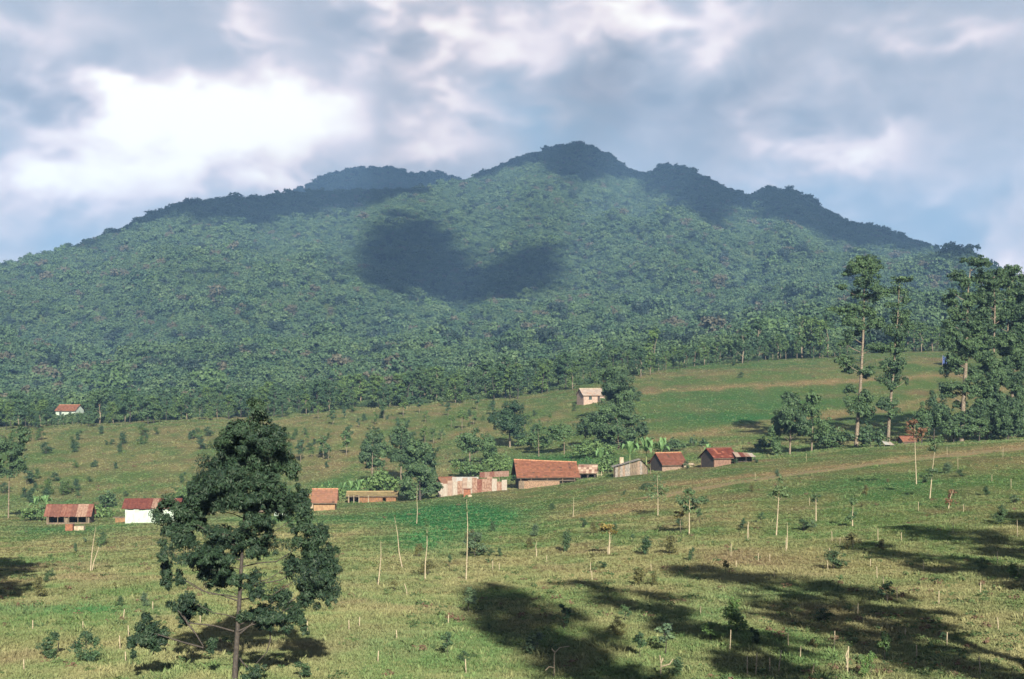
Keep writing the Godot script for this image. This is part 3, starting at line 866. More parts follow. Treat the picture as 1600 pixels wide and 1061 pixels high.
	traced_tree("village_tree", "small slope tree with thin trunk beside the flat-topped one", "tree", "", z4.call([[290, 520], [288, 440], [285, 370]]), 324.0, 0.12, z4.call([[285, 360, 22, 30], [270, 415, 40, 25], [310, 430, 30, 25]]), 9000.0, 0.19, 0.11, 0.4, M.bark_pale, M.leaf, GR0, GR1)
	traced_tree("village_tree", "tall dark bushy tree next to the pale hillside house", "tree", "", z4.call([[722, 350], [715, 250], [700, 150]]), 0.0, 0.3, z4.call([[690, 80, 70, 50], [730, 120, 78, 65], [660, 150, 60, 55], [765, 190, 70, 70], [700, 210, 75, 60], [770, 270, 55, 60], [680, 280, 60, 50], [725, 310, 70, 45]]), 10500.0, 0.22, 0.125, 0.4, M.bark_dark, M.leaf, DK0, GR1)
	traced_tree("village_tree", "wide dark spreading tree below the pale hillside house", "tree", "", z4.call([[730, 500], [728, 430], [725, 350]]), 0.0, 0.28, z4.call([[700, 310, 80, 50], [640, 330, 60, 45], [620, 350, 60, 45], [790, 340, 70, 45], [840, 380, 45, 45], [720, 390, 85, 45], [640, 410, 60, 40], [800, 420, 55, 35]]), 10500.0, 0.22, 0.125, 0.4, M.bark_pale, M.leaf, DK0, GR1)
	traced_tree("village_tree", "smaller dark tree at the side of the wide spreading one", "tree", "", z4.call([[545, 495], [545, 430], [550, 370]]), 0.0, 0.16, z4.call([[550, 345, 45, 30], [525, 385, 40, 35], [580, 390, 40, 35]]), c, 0.2, 0.115, 0.4, M.bark_pale, M.leaf, DK0, GR1)
	traced_tree("village_tree", "dark-leaved tree with a pale trunk at the left end of the hillside shrubs", "tree", "", [[13, 822], [14, 770], [16, 720]], 262.0, 0.14, [[18, 712, 22, 16], [6, 728, 18, 16], [28, 735, 16, 12], [14, 748, 16, 9, 0.6], [38, 690, 14, 12]], 9000.0, 0.19, 0.11, 0.4, M.bark_pale, M.leaf, DK0, GR1)
	# out of the frame: tall eucalypts on the near slope whose shadows fall across the pasture
	for k in SHADE_TREES.size():
		var b: Array = SHADE_TREES[k]
		var node := plant(M.tall[k % 2], "eucalyptus_tree", Vector3(b[0], height(b[0], b[1]) - 0.3, -b[1]), b[2], M.bark_pale, M.leaf, "tall eucalyptus on the near slope, throwing its shadow across the pasture", "tree", "eucalypts on the near slope", b[3])
		node.rotation.y = k * 1.9

# x, depth, height, width of the trees that shade the pasture
const SHADE_TREES := [[13.0, 14.0, 32.0, 0.8], [12.6, 17.0, 35.0, 0.7], [17.8, 31.0, 31.0, 0.9], [26.0, 45.0, 33.0, 1.0], [24.5, 35.0, 24.0, 1.0], [44.5, 80.0, 27.0, 1.2], [39.0, 55.0, 25.0, 1.1], [55.0, 90.0, 25.0, 1.4], [37.0, 74.0, 24.0, 1.0], [26.0, 24.0, 19.0, 0.9], [-32.4, 75.0, 17.0, 1.8], [-36.0, 85.0, 19.0, 1.9], [-39.4, 95.0, 19.0, 1.9], [-42.8, 105.0, 18.0, 1.9]]

func tree_rows() -> void:
	var belt := "plantation trees along the crest"
	for k in 112:         # the front row along the crest
		var px := -20.0 + k * 9.4 + rng.randf_range(-3.5, 3.5)
		if px > 955.0 and px < 985.0: continue
		var d := rng.randf_range(468.0, 500.0) - (12.0 if px < 300.0 else 0.0)
		var size := rng.randf_range(6.5, 10.5) * (1.18 if px > 560.0 and px < 900.0 else 1.0) * (0.55 if px > 84.0 and px < 132.0 else 1.0) * (1.0 + 0.75 * n1.get_noise_1d(px * 0.55))
		if n2.get_noise_1d(px * 1.1) > 0.28: continue
		plant(M.mid[rng.randi() % 6], "plantation_tree", on(px, d), size, M.bark_pale if rng.randf() < 0.3 else M.bark_dark, M.tints[rng.randi() % 4], "slender plantation tree in the belt along the grassy crest", "tree", belt, rng.randf_range(0.95, 1.3))
	for k in 95:          # and the row behind it
		var px := -20.0 + k * 10.8 + rng.randf_range(-5.0, 5.0)
		plant(M.mid[rng.randi() % 6], "woodland_tree", on(px, rng.randf_range(515.0, 580.0)), rng.randf_range(6.0, 13.0) * (0.25 if px > 78.0 and px < 138.0 else 1.0), M.bark_dark, M.tints[rng.randi() % 4], "taller wood-edge tree behind the plantation belt", "tree", "wood edge behind the plantation", rng.randf_range(1.0, 1.35))
	for k in 42:          # the loose row on the right-hand crest
		var px := 985.0 + k * 8.2 + rng.randf_range(-3.5, 3.5)
		var big := rng.randf() < 0.14
		plant(M.mid[rng.randi() % 6], "ridge_tree", on(px, rng.randf_range(505.0, 535.0)), rng.randf_range(13.0, 17.0) if big else rng.randf_range(5.5, 9.5), M.bark_pale, M.tints[rng.randi() % 4], "tall thin tree standing above the row on the bare upper crest" if big else "small tree in the loose row on the bare upper crest", "tree", "tree row on the upper crest", rng.randf_range(0.8, 1.15))
	for k in 16:
		var px := 1395.0 + k * 9.0 + rng.randf_range(-3, 3)
		plant(M.mid[rng.randi() % 6], "woodland_tree", on(px, rng.randf_range(540.0, 570.0)), rng.randf_range(9.0, 13.0), M.bark_pale, M.tints[rng.randi() % 4], "dark tree in the clump on the crest behind the tall grove", "tree", "clump behind the grove", 1.2)

func saplings() -> void:
	# young trees on the slope behind the huts: column, foot row, height in pixels
	var young := [[470, 722, 34], [452, 715, 24], [487, 716, 18], [505, 718, 36], [513, 720, 24], [541, 712, 38], [545, 690, 26], [560, 668, 16], [586, 664, 22], [620, 672, 20], [664, 692, 26], [677, 692, 22], [690, 688, 18], [722, 672, 32], [705, 668, 20], [740, 664, 22], [770, 650, 24], [600, 655, 26], [630, 650, 30], [655, 646, 24], [700, 650, 20], [520, 664, 26], [497, 655, 22], [540, 655, 20], [665, 660, 18], [745, 640, 22], [820, 668, 22], [835, 690, 26], [860, 660, 14], [640, 705, 16], [600, 700, 14], [575, 690, 14], [480, 690, 14]]
	for a in young:
		var p := at(a[0], a[1], 285.0)
		plant(M.small[rng.randi() % 4], "young_tree", p, a[2] * -p.z / F, M.bark_pale, M.tints[rng.randi() % 4], "young pale-stemmed tree on the slope between huts and plantation", "tree", "young trees on the slope", 1.15)
	for k in 50:
		var px := rng.randf_range(-5.0, 330.0)
		var py := rng.randf_range(676.0, 790.0)
		var p := at(px, py, 275.0)
		plant(M.bush[rng.randi() % 3], "hillside_shrub", p, rng.randf_range(8.0, 19.0) * (1.35 if px < 110.0 else 1.0) * -p.z / F, M.bark_dark, M.tints[rng.randi() % 4], "dark scattered shrub on the straw-coloured slope behind the rusty shed", "shrub", "shrubs on the straw slope", 1.1)
	for k in 34:
		var px := rng.randf_range(440.0, 900.0)
		var p := at(px, rng.randf_range(640.0, 735.0) - (px - 440.0) * 0.05, 285.0)
		plant(M.bush[rng.randi() % 3], "slope_bush", p, rng.randf_range(7.0, 13.0) * -p.z / F, M.bark_dark, M.tints[rng.randi() % 4], "little round bush among the young trees on the slope", "bush", "bushes among the young trees", 1.1)
	for a in [[1145, 572, 9], [1160, 566, 14], [1185, 565, 10], [1158, 590, 9], [1345, 568, 12]]:
		var p := at(a[0], a[1], 285.0)
		plant(M.bush[rng.randi() % 3], "field_bush", p, a[2] * -p.z / F, M.bark_dark, M.tints[0], "lone bush on the green terraced field below the upper crest", "bush", "bushes on the terraced field", 1.3)
	for k in 64:          # small shrubs and seedlings strewn over the pasture
		var py := rng.randf_range(745.0, 1040.0)
		var px := rng.randf_range(540.0, 1600.0) if k < 46 else rng.randf_range(60.0, 540.0)
		if py < 1000.0 - (px - 500.0) * 0.10 - 190.0: py += 90.0
		var p := at(px, py)
		plant(M.bush[rng.randi() % 3] if rng.randf() < 0.6 else M.small[rng.randi() % 4], "seedling", p, rng.randf_range(0.5, 1.5), M.bark_dark, M.tints[[0, 1, 2, 5, 6][rng.randi() % 5]], "little dark seedling shrub strewn in the pasture grass", "shrub", "seedlings in the pasture", rng.randf_range(0.9, 1.4))
	# pale poles in the pasture: foot column, row, top column, row, half width of the leaf spray
	var poles := [[590, 914, 595, 845, 0], [629, 887, 616, 806, 3], [664, 906, 667, 822, 5], [728, 906, 729, 778, 4], [651, 818, 652, 757, 0], [141, 893, 150, 822, 0], [895, 808, 896, 776, 0], [143, 892, 158, 845, 9], [1319, 1048, 1326, 1012, 0], [950, 866, 955, 835, 0], [838, 870, 839, 845, 0], [1229, 858, 1230, 815, 0]]
	for a in poles:
		var p := at(a[0], a[1])
		var s := -p.z / F
		var node := thing("pole_sapling", p, "thin pale bare-stemmed sapling standing in the pasture", "sapling", "bare saplings in the pasture")
		var top := Vector3((a[2] - a[0]) * s, (a[1] - a[3]) * s, 0)
		part(node, "stem", done(tube([Vector3(0, -0.2, 0), top * 0.3 + Vector3(rng.randf_range(-0.1, 0.1), 0, 0), top * 0.65 + Vector3(rng.randf_range(-0.1, 0.1), 0, 0), top], [0.055, 0.045, 0.03, 0.01], 6)), M.bark_white)
		if a[4] > 0:
			part(node, "crown", foliage([[top, Vector3(a[4], a[4] * 0.9, a[4]) * s, 45], [top * 0.85, Vector3(a[4], a[4] * 0.6, a[4]) * s * 0.8, 25]], 0.13, 0.05, 0.5, GR0, GR1), M.leaf)
	# leafy saplings: foot column, row, then crown lobes
	var leafy := [
		["spindly sapling with a rusty brown crown on a long pale stem", [[1432, 757], [1430, 700], [1429, 662]], [[1429, 660, 13, 7], [1420, 672, 10, 7], [1438, 672, 9, 9], [1428, 684, 12, 6, 0.6]], 1],
		["sapling with two stacked dark tufts on a pale stem", [[1453, 779], [1457, 735], [1462, 690]], [[1463, 688, 11, 9], [1458, 700, 9, 7], [1456, 733, 8, 6], [1452, 742, 8, 5]], 0],
		["thin sapling with a small feathery top near the dirt track", [[1213, 837], [1216, 790], [1218, 758]], [[1218, 762, 10, 9], [1208, 773, 10, 5], [1226, 774, 9, 6], [1218, 750, 5, 7, 0.6]], 2],
		["soft grey-green feathery sapling in the open below the red huts", [[1028, 806], [1028, 780], [1027, 742]], [[1027, 748, 7, 9, 0.7], [1021, 762, 11, 9, 0.7], [1036, 764, 10, 9, 0.7], [1028, 775, 15, 8, 0.7]], 2],
		["wide airy sapling with flat layered branches below the huts", [[1077, 835], [1077, 800], [1078, 772]], [[1078, 770, 10, 7], [1065, 782, 11, 8], [1090, 783, 12, 8], [1078, 792, 18, 7], [1100, 780, 8, 6]], 0],
		["thin sapling with small dark top beside the dirt track", [[1275, 815], [1275, 790], [1275, 772]], [[1275, 775, 6, 5], [1273, 782, 5, 4]], 0],
		["little sapling with two dark leaf balls in the pasture", [[1332, 822], [1332, 805], [1333, 784]], [[1333, 784, 8, 6], [1331, 804, 8, 6], [1327, 810, 7, 4]], 0],
		["young tree with yellowing leaves in the middle pasture", [[952, 866], [952, 845], [953, 825]], [[950, 822, 10, 6], [945, 828, 8, 5], [958, 830, 7, 5]], 3],
		["small yellow-leaved sapling under the airy one", [[1064, 832], [1063, 815], [1063, 803]], [[1063, 802, 8, 5], [1058, 807, 6, 4]], 3],
		["reddish twiggy sapling by the shaded bank", [[1482, 795], [1484, 780], [1490, 765]], [[1490, 772, 8, 8, 0.6], [1482, 782, 7, 7, 0.6]], 1]]
	for a in leafy:
		var p := at(a[1][0][0], a[1][0][1])
		var two: Array = [[DK0, GR1], [Color(0.07, 0.04, 0.03), Color(0.12, 0.07, 0.045)], [GR0, Color(0.08, 0.12, 0.06)], [Color(0.07, 0.08, 0.03), Color(0.13, 0.10, 0.035)]][a[3]]
		traced_tree("leafy_sapling", a[0], "sapling", "", a[1], -p.z, 0.075, a[2], 2300.0, 0.13, 0.07, 0.4, M.bark_white, M.leaf, two[0], two[1])
	# bushes standing in the pasture
	var shrubs := [[885, 862, 34, 0.75, "dark cone-shaped bush in the middle pasture"], [1082, 876, 22, 0.7, "small near-black stubby bush at the edge of the tree shadow"], [835, 838, 20, 1.1, "round grey-green bush, upper of a close pair"], [828, 856, 16, 1.2, "dull purple-brown bush, lower of a close pair"], [911, 824, 16, 1.0, "small dark bush left of the yellowing young tree"], [928, 834, 20, 0.9, "dull brown-green bush left of the yellowing young tree"], [961, 832, 16, 0.8, "dark little bush touching the yellowing young tree"], [863, 796, 10, 1.5, "low flat dark bush below the long tiled house"], [742, 870, 40, 1.1, "sparse twiggy grey shrub behind the longest pale pole"], [655, 870, 22, 0.8, "twiggy brown shrub between the pale poles"], [1150, 990, 55, 1.0, "leafy light green bush on the shaded near slope"], [1564, 818, 30, 0.8, "dark upright shrub on the brink of the shaded bank"], [1256, 830, 20, 1.4, "low dark bush beside the dirt track saplings"], [1480, 740, 18, 1.5, "grey spreading bush on the green slope"], [1442, 755, 14, 1.4, "low green bush at the foot of the rusty sapling"], [1010, 766, 12, 2.2, "flat green bush under the feathery sapling"], [1062, 822, 12, 1.8, "low dark bush below the airy sapling"], [187, 948, 18, 1.0, "small round bush by the green strip"], [118, 862, 14, 0.8, "tiny dark shrub on the straw slope below the rusty shed"], [160, 852, 22, 0.8, "dark spindly shrub beside the leaning pole"], [1215, 745, 12, 1.3, "grey twiggy bush on the upper pasture edge"], [1500, 745, 12, 1.5, "dim bush on the green slope under the grove"], [1120, 712, 12, 0.8, "small green shrub before the dark red hut"], [1072, 733, 14, 0.8, "small green shrub before the pale heap"], [1150, 724, 8, 1.6, "low shrub in front of the sheet lean-to"], [1180, 724, 8, 1.6, "low shrub at the end of the hut row"], [1175, 768, 11, 1.3, "dark brown bush beside the dirt track"], [770, 830, 16, 1.0, "twiggy shrub in the lush green patch"], [940, 888, 12, 1.8, "low sprawling herb bush in the straw grass"], [1058, 1060, 34, 1.0, "leafy blue-green herb bush at the near fence"], [838, 1020, 34, 1.3, "grey-green herb clump in the tree shadow"], [1360, 1060, 44, 0.8, "tall light green grass-like clump at the near fence"], [1110, 1000, 30, 1.4, "dark low bush below the leafy light green one"], [470, 1062, 30, 1.4, "green shoots at the foot of the lone eucalyptus"], [1585, 905, 26, 1.2, "bright green bush in the shaded slope"]]
	for a in shrubs:
		var p := at(a[0], a[1])
		var leaf: Material = M.tints[0]
		if "light green" in a[4] or "bright green" in a[4]: leaf = M.tints[4]
		elif "brown" in a[4]: leaf = M.tints[5]
		elif "grey" in a[4]: leaf = M.tints[6]
		plant(M.bush[rng.randi() % 3], "pasture_bush", p - Vector3(0, 0.05, 0), a[2] * -p.z / F, M.bark_dark, leaf, a[4], "bush", "", a[3])
	# two dead white snags at the lower edge
	for a in [[866, 1058, [[[866, 1056], [866, 1025], [867, 1018], [875, 1010], [890, 1008]], [[866, 1042], [858, 1040], [852, 1046]], [[867, 1018], [862, 1012]]], "forked dead white snag bent to one side"], [1033, 1058, [[[1032, 1056], [1033, 1035], [1031, 1022]], [[1033, 1035], [1036, 1026]], [[1033, 1040], [1046, 1036], [1052, 1028]]], "dead white snag with short forked tip"]]:
		var p := at(a[0], a[1])
		var s := -p.z / F
		var node := thing("dead_sapling", p, a[3], "dead sapling")
		for line in a[2]:
			var pts := []
			var rad := []
			for k in line.size():
				pts.append(Vector3((line[k][0] - a[0]) * s, (a[1] - line[k][1]) * s - 0.05, 0.0)); rad.append(0.035 - 0.005 * k)
			part(node, "branch" if line != a[2][0] else "stem", done(tube(pts, rad, 6)), M.bark_white)

func stakes() -> void:
	var where := [[1168, 1058, 30], [1180, 1058, 36, 3], [1203, 1050, 22], [1215, 1052, 36, 6], [1324, 1054, 44, 2], [1268, 1055, 18, 4], [1140, 1018, 34, 2], [1232, 1010, 22], [1303, 1012, 26], [1432, 1030, 22], [729, 1052, 22], [561, 980, 16], [637, 930, 18, -5], [193, 968, 16], [239, 954, 14], [201, 995, 18], [188, 1015, 22], [313, 975, 18], [545, 985, 16], [51, 985, 16], [38, 1048, 18], [196, 1035, 16], [1228, 862, 22], [1371, 905, 20], [1381, 925, 24], [1402, 940, 22], [1443, 892, 14], [1467, 945, 22], [1532, 932, 22], [1532, 1058, 30], [1559, 880, 18], [1590, 905, 16], [1590, 838, 26], [1489, 832, 16], [1300, 846, 16], [1312, 852, 12], [1372, 846, 20], [1409, 846, 14], [1297, 872, 16], [1203, 878, 12], [1294, 892, 16], [1185, 878, 14], [1497, 733, 18], [1580, 762, 14], [1550, 752, 10], [1567, 714, 16], [1480, 712, 14], [1168, 846, 26], [1150, 888, 12], [1170, 845, 30], [1018, 893, 12], [1142, 870, 20], [925, 908, 16], [922, 895, 16], [855, 880, 12], [770, 890, 14], [780, 892, 12], [1435, 798, 14], [1505, 800, 12], [1360, 885, 12], [1265, 790, 12], [1180, 750, 12], [1260, 720, 12], [1095, 965, 18], [1250, 1030, 20], [1415, 1000, 18], [1480, 1010, 22], [1560, 985, 20], [620, 1000, 14], [700, 975, 14], [590, 1035, 18], [480, 985, 14], [90, 1020, 16], [130, 985, 14], [1340, 960, 18], [1210, 905, 12]]
	for a in where:
		var p := at(a[0], minf(a[1], 1056.0))
		var s := -p.z / F
		var h: float = maxf(a[2] * s, 0.5)
		var lean: float = (a[3] * s if a.size() > 3 else rng.randf_range(-0.06, 0.06))
		var o := part(self, numbered("wooden_stake"), done(tube([Vector3(0, -0.2, 0), Vector3(lean * 0.5 + rng.randf_range(-0.015, 0.015), h * 0.5, 0), Vector3(lean, h, 0), Vector3(lean, h + 0.01, 0)], [0.03, 0.028, 0.024, 0.004], 6)), M.bark_white, p)
		tag(o, "thin pale wooden stake stuck upright in the pasture grass", "stake", "fence stakes in the pasture")

# ---------- buildings ----------
func bx(parent: Node, called: String, m: Material, c: Vector3, size: Vector3) -> MeshInstance3D:
	var b := BoxMesh.new()
	b.size = size
	return part(parent, called, b, m, c)

# a roof slope of overlapping pieces between ridge a-b and eave c-d; each piece is a thick slat lifted at its lower edge
func courses(a: Vector3, b: Vector3, c: Vector3, d: Vector3, nx: int, ny: int, c0: Color, c1: Color, lift: float, odd := 0.0, odd_c := Color.BLACK) -> ArrayMesh:
	var pos := PackedVector3Array()
	var col := PackedColorArray()
	var up := (b - a).cross(c - a).normalized()
	if up.y < 0: up = -up
	for j in ny:
		for i in nx:
			var t0 := j / float(ny)
			var t1 := minf((j + 1.25) / float(ny), 1.02)
			var u0 := i / float(nx)
			var u1 := (i + 0.97) / float(nx)
			var p := a.lerp(b, u0).lerp(c.lerp(d, u0), t0)
			var q := a.lerp(b, u1).lerp(c.lerp(d, u1), t0)
			var l := lift * rng.randf_range(0.7, 1.3)
			var r := a.lerp(b, u1).lerp(c.lerp(d, u1), t1) + up * l
			var s := a.lerp(b, u0).lerp(c.lerp(d, u0), t1) + up * l
			var k := c0.lerp(c1, rng.randf())
			if rng.randf() < odd: k = odd_c.lerp(c1, rng.randf() * 0.4)
			var low := up * -0.05
			for v in [p, q, r, p, r, s, s, r, r + low, s, r + low, s + low, p + low, r + low, q + low, p + low, s + low, r + low]:
				pos.append(v); col.append(k)
	var arr := []
	arr.resize(Mesh.ARRAY_MAX)
	arr[Mesh.ARRAY_VERTEX] = pos
	arr[Mesh.ARRAY_COLOR] = col
	var m := ArrayMesh.new()
	m.add_surface_from_arrays(Mesh.PRIMITIVE_TRIANGLES, arr)
	return m

# one corrugated sheet between a-b (top) and c-d (bottom)
func sheet(a: Vector3, b: Vector3, c: Vector3, d: Vector3, waves: int, deep := 0.03) -> ArrayMesh:
	var up := (b - a).cross(c - a).normalized()
	var st := SurfaceTool.new()
	st.begin(Mesh.PRIMITIVE_TRIANGLES)
	var n := waves * 4
	for i in n:
		var u0 := i / float(n)
		var u1 := (i + 1) / float(n)
		var w0 := up * sin(u0 * waves * TAU) * deep
		var w1 := up * sin(u1 * waves * TAU) * deep
		var p := a.lerp(b, u0) + w0
		var q := a.lerp(b, u1) + w1
		var r := c.lerp(d, u1) + w1
		var s := c.lerp(d, u0) + w0
		for v in [p, q, r, p, r, s]: st.add_vertex(v)
	return done(st)

func sheets(parent: Node, called: String, a: Vector3, b: Vector3, c: Vector3, d: Vector3, n: int, mats: Array) -> void:
	var up := (b - a).cross(c - a).normalized()
	for k in n:
		var u0 := k / float(n) - 0.004
		var u1 := (k + 1) / float(n) + 0.004
		var o := up * (0.012 * (k % 2) + rng.randf_range(0.0, 0.01))
		var slip := (c - a) * rng.randf_range(-0.03, 0.03)
		part(parent, called, sheet(a.lerp(b, u0) + o, a.lerp(b, u1) + o, c.lerp(d, u0) + o + slip, c.lerp(d, u1) + o + slip, 4), mats[rng.randi() % mats.size()])

func gable(c: Vector3, w: float, h: float, thick: float) -> ArrayMesh:      # a triangle in the plane across z, apex up
	var st := SurfaceTool.new()
	st.begin(Mesh.PRIMITIVE_TRIANGLES)
	st.set_smooth_group(-1)
	var f := [c + Vector3(-w / 2, 0, thick / 2), c + Vector3(w / 2, 0, thick / 2), c + Vector3(0, h, thick / 2)]
	var g := [c + Vector3(-w / 2, 0, -thick / 2), c + Vector3(w / 2, 0, -thick / 2), c + Vector3(0, h, -thick / 2)]
	for v in [f[0], f[2], f[1], g[0], g[1], g[2], f[0], g[0], f[2], g[0], g[2], f[2], f[2], g[2], f[1], g[2], g[1], f[1], f[0], f[1], g[0], f[1], g[1], g[0]]:
		st.add_vertex(v)
	return done(st)

# an eaves-front cottage: ridge along x. o: options
func cottage(label: String, px: float, py: float, w: float, dep: float, wh: float, rise: float, turn: float, wall: Material, roof: Dictionary, o := {}) -> Node3D:
	var p := at(px, py, 200.0)
	if o.has("d"): p = on(px, o.d)
	var node := thing(o.get("name", "cottage"), p, label, o.get("category", "house"), o.get("group", ""), turn)
	var hw := w / 2.0
	var hd := dep / 2.0
	var low := -1.2
	var mid := (wh + low) / 2.0
	var th := 0.16
	# front wall in pieces round its openings [x0, x1, y0, y1, kind]
	var opens: Array = o.get("opens", [])
	var xs := [-hw]
	for a in opens:
		xs.append(a[0]); xs.append(a[1])
	xs.append(hw)
	for k in range(0, xs.size(), 2):
		if xs[k + 1] - xs[k] > 0.02:
			bx(node, "wall", wall, Vector3((xs[k] + xs[k + 1]) / 2, mid, hd - th / 2), Vector3(xs[k + 1] - xs[k], wh - low, th))
	for a in opens:
		var cx: float = (a[0] + a[1]) / 2
		if a[3] < wh: bx(node, "wall", wall, Vector3(cx, (a[3] + wh) / 2, hd - th / 2), Vector3(a[1] - a[0], wh - a[3], th))
		if a[2] > low: bx(node, "wall", wall, Vector3(cx, (a[2] + low) / 2, hd - th / 2), Vector3(a[1] - a[0], a[2] - low, th))
		if a[4] == "door":
			var door := bx(node, "door", M.door, Vector3(cx, (a[2] + a[3]) / 2, hd - th * 0.75), Vector3(a[1] - a[0] - 0.04, a[3] - a[2] - 0.02, 0.05))
			bx(door, "handle", M.dark, Vector3((a[1] - a[0]) * 0.35, -0.05, 0.05), Vector3(0.05, 0.12, 0.06))
		elif a[4] == "window":
			var win := bx(node, "window", M.pane, Vector3(cx, (a[2] + a[3]) / 2, hd - th * 0.7), Vector3(a[1] - a[0] - 0.02, a[3] - a[2] - 0.02, 0.03))
			bx(win, "frame", M.green_paint, Vector3(0, 0, 0.05), Vector3(0.07, a[3] - a[2], 0.06))
			bx(win, "sill", M.green_paint, Vector3(0, (a[2] - a[3]) / 2 - 0.03, 0.1), Vector3(a[1] - a[0] + 0.1, 0.06, 0.16))
	bx(node, "wall", wall, Vector3(0, mid, -hd + th / 2), Vector3(w, wh - low, th))
	for s in [-1, 1]:
		bx(node, "wall", o.get("side", wall), Vector3(s * (hw - th / 2), mid, 0), Vector3(th, wh - low, dep - th * 2))
		var g := part(node, "gable", gable(Vector3.ZERO, dep - 0.02, rise * 0.96 - (o.get("sag", 0.0) if s > 0 else 0.0), th), o.get("side", wall), Vector3(s * (hw - th / 2), wh, 0))
		g.rotation.y = PI / 2
	var ov: float = o.get("over", 0.5)
	var ends: float = o.get("ends", 0.35)
	var sag: float = o.get("sag", 0.0)
	var drop := rise * ov / hd
	var a := Vector3(-hw - ends, wh + rise + 0.06, 0)
	var b := Vector3(hw + ends, wh + rise + 0.06 - sag, 0)
	var c := Vector3(-hw - ends, wh - drop + 0.06, hd + ov)
	var d := Vector3(hw + ends, wh - drop + 0.06, hd + ov)
	var flip := Vector3(1, 1, -1)
	if roof.has("sheets"):
		sheets(node, "roof_sheet", a, b, c, d, roof.sheets, roof.mats)
		sheets(node, "roof_sheet", b * flip, a * flip, d * flip, c * flip, roof.sheets, roof.mats)
	else:
		var nx := int((w + 2 * ends) / roof.piece)
		var ny := int(Vector2(hd + ov, rise + drop).length() / roof.course)
		for f in [Vector3.ONE, flip]:
			var r := part(node, "roof", courses(a * f, b * f, c * f, d * f, nx, ny, roof.c0, roof.c1, roof.get("lift", 0.05), roof.get("odd", 0.03), roof.get("odd_c", Color(0.05, 0.03, 0.025))), M.vertex)
			if f.z > 0:
				part(r, "ridge_cap", done(tube([a + Vector3(0, 0.02, 0), (a + b) / 2 + Vector3(0, 0.0, 0), b + Vector3(0, 0.02, 0)], [0.12, 0.12, 0.12], 6)), roof.cap)
				bx(r, "fascia", M.timber, (c + d) / 2 + Vector3(0, -0.12, -0.06), Vector3(w + 2 * ends, 0.12, 0.04))
	return node

func banana(px: float, py: float, hpx: float, label: String, depth := 0.0) -> void:
	var p := at(px, py, 200.0) if depth == 0.0 else on(px, depth)
	var s := hpx * -p.z / F
	var node := thing("banana_plant", p, label, "plant", "", rng.randf() * TAU)
	part(node, "stem", done(tube([Vector3(0, -0.2, 0), Vector3(0.03, s * 0.3, 0), Vector3(0.05, s * 0.55, 0)], [0.14, 0.11, 0.06], 7)), M.banana_stem)
	for k in 8:
		var an := k * 2.4 + rng.randf() * 0.5
		var out := Vector3(cos(an), 0, sin(an))
		var rise := rng.randf_range(0.15, 0.55) * s
		var ln := rng.randf_range(0.35, 0.55) * s
		if k < 2: rise = 0.5 * s; ln = 0.22 * s
		var st := SurfaceTool.new()
		st.begin(Mesh.PRIMITIVE_TRIANGLES)
		st.set_smooth_group(-1)
		var side := out.cross(Vector3.UP)
		var last := []
		for i in 7:
			var t := i / 6.0
			var c := Vector3(0.05, s * 0.53, 0) + out * ln * t + Vector3(0, rise * sin(t * 2.3) - t * t * ln * 0.35, 0)
			var w := 0.11 * s * sin(clampf(t * 0.92 + 0.07, 0, 1) * PI)
			var now := [c - side * w + Vector3(0, w * 0.5, 0), c, c + side * w + Vector3(0, w * 0.5, 0)]
			if i > 0:
				for v in [last[0], now[0], last[1], last[1], now[0], now[1], last[1], now[1], last[2], last[2], now[1], now[2]]: st.add_vertex(v)
			last = now
		part(node, "leaf", done(st), M.banana)

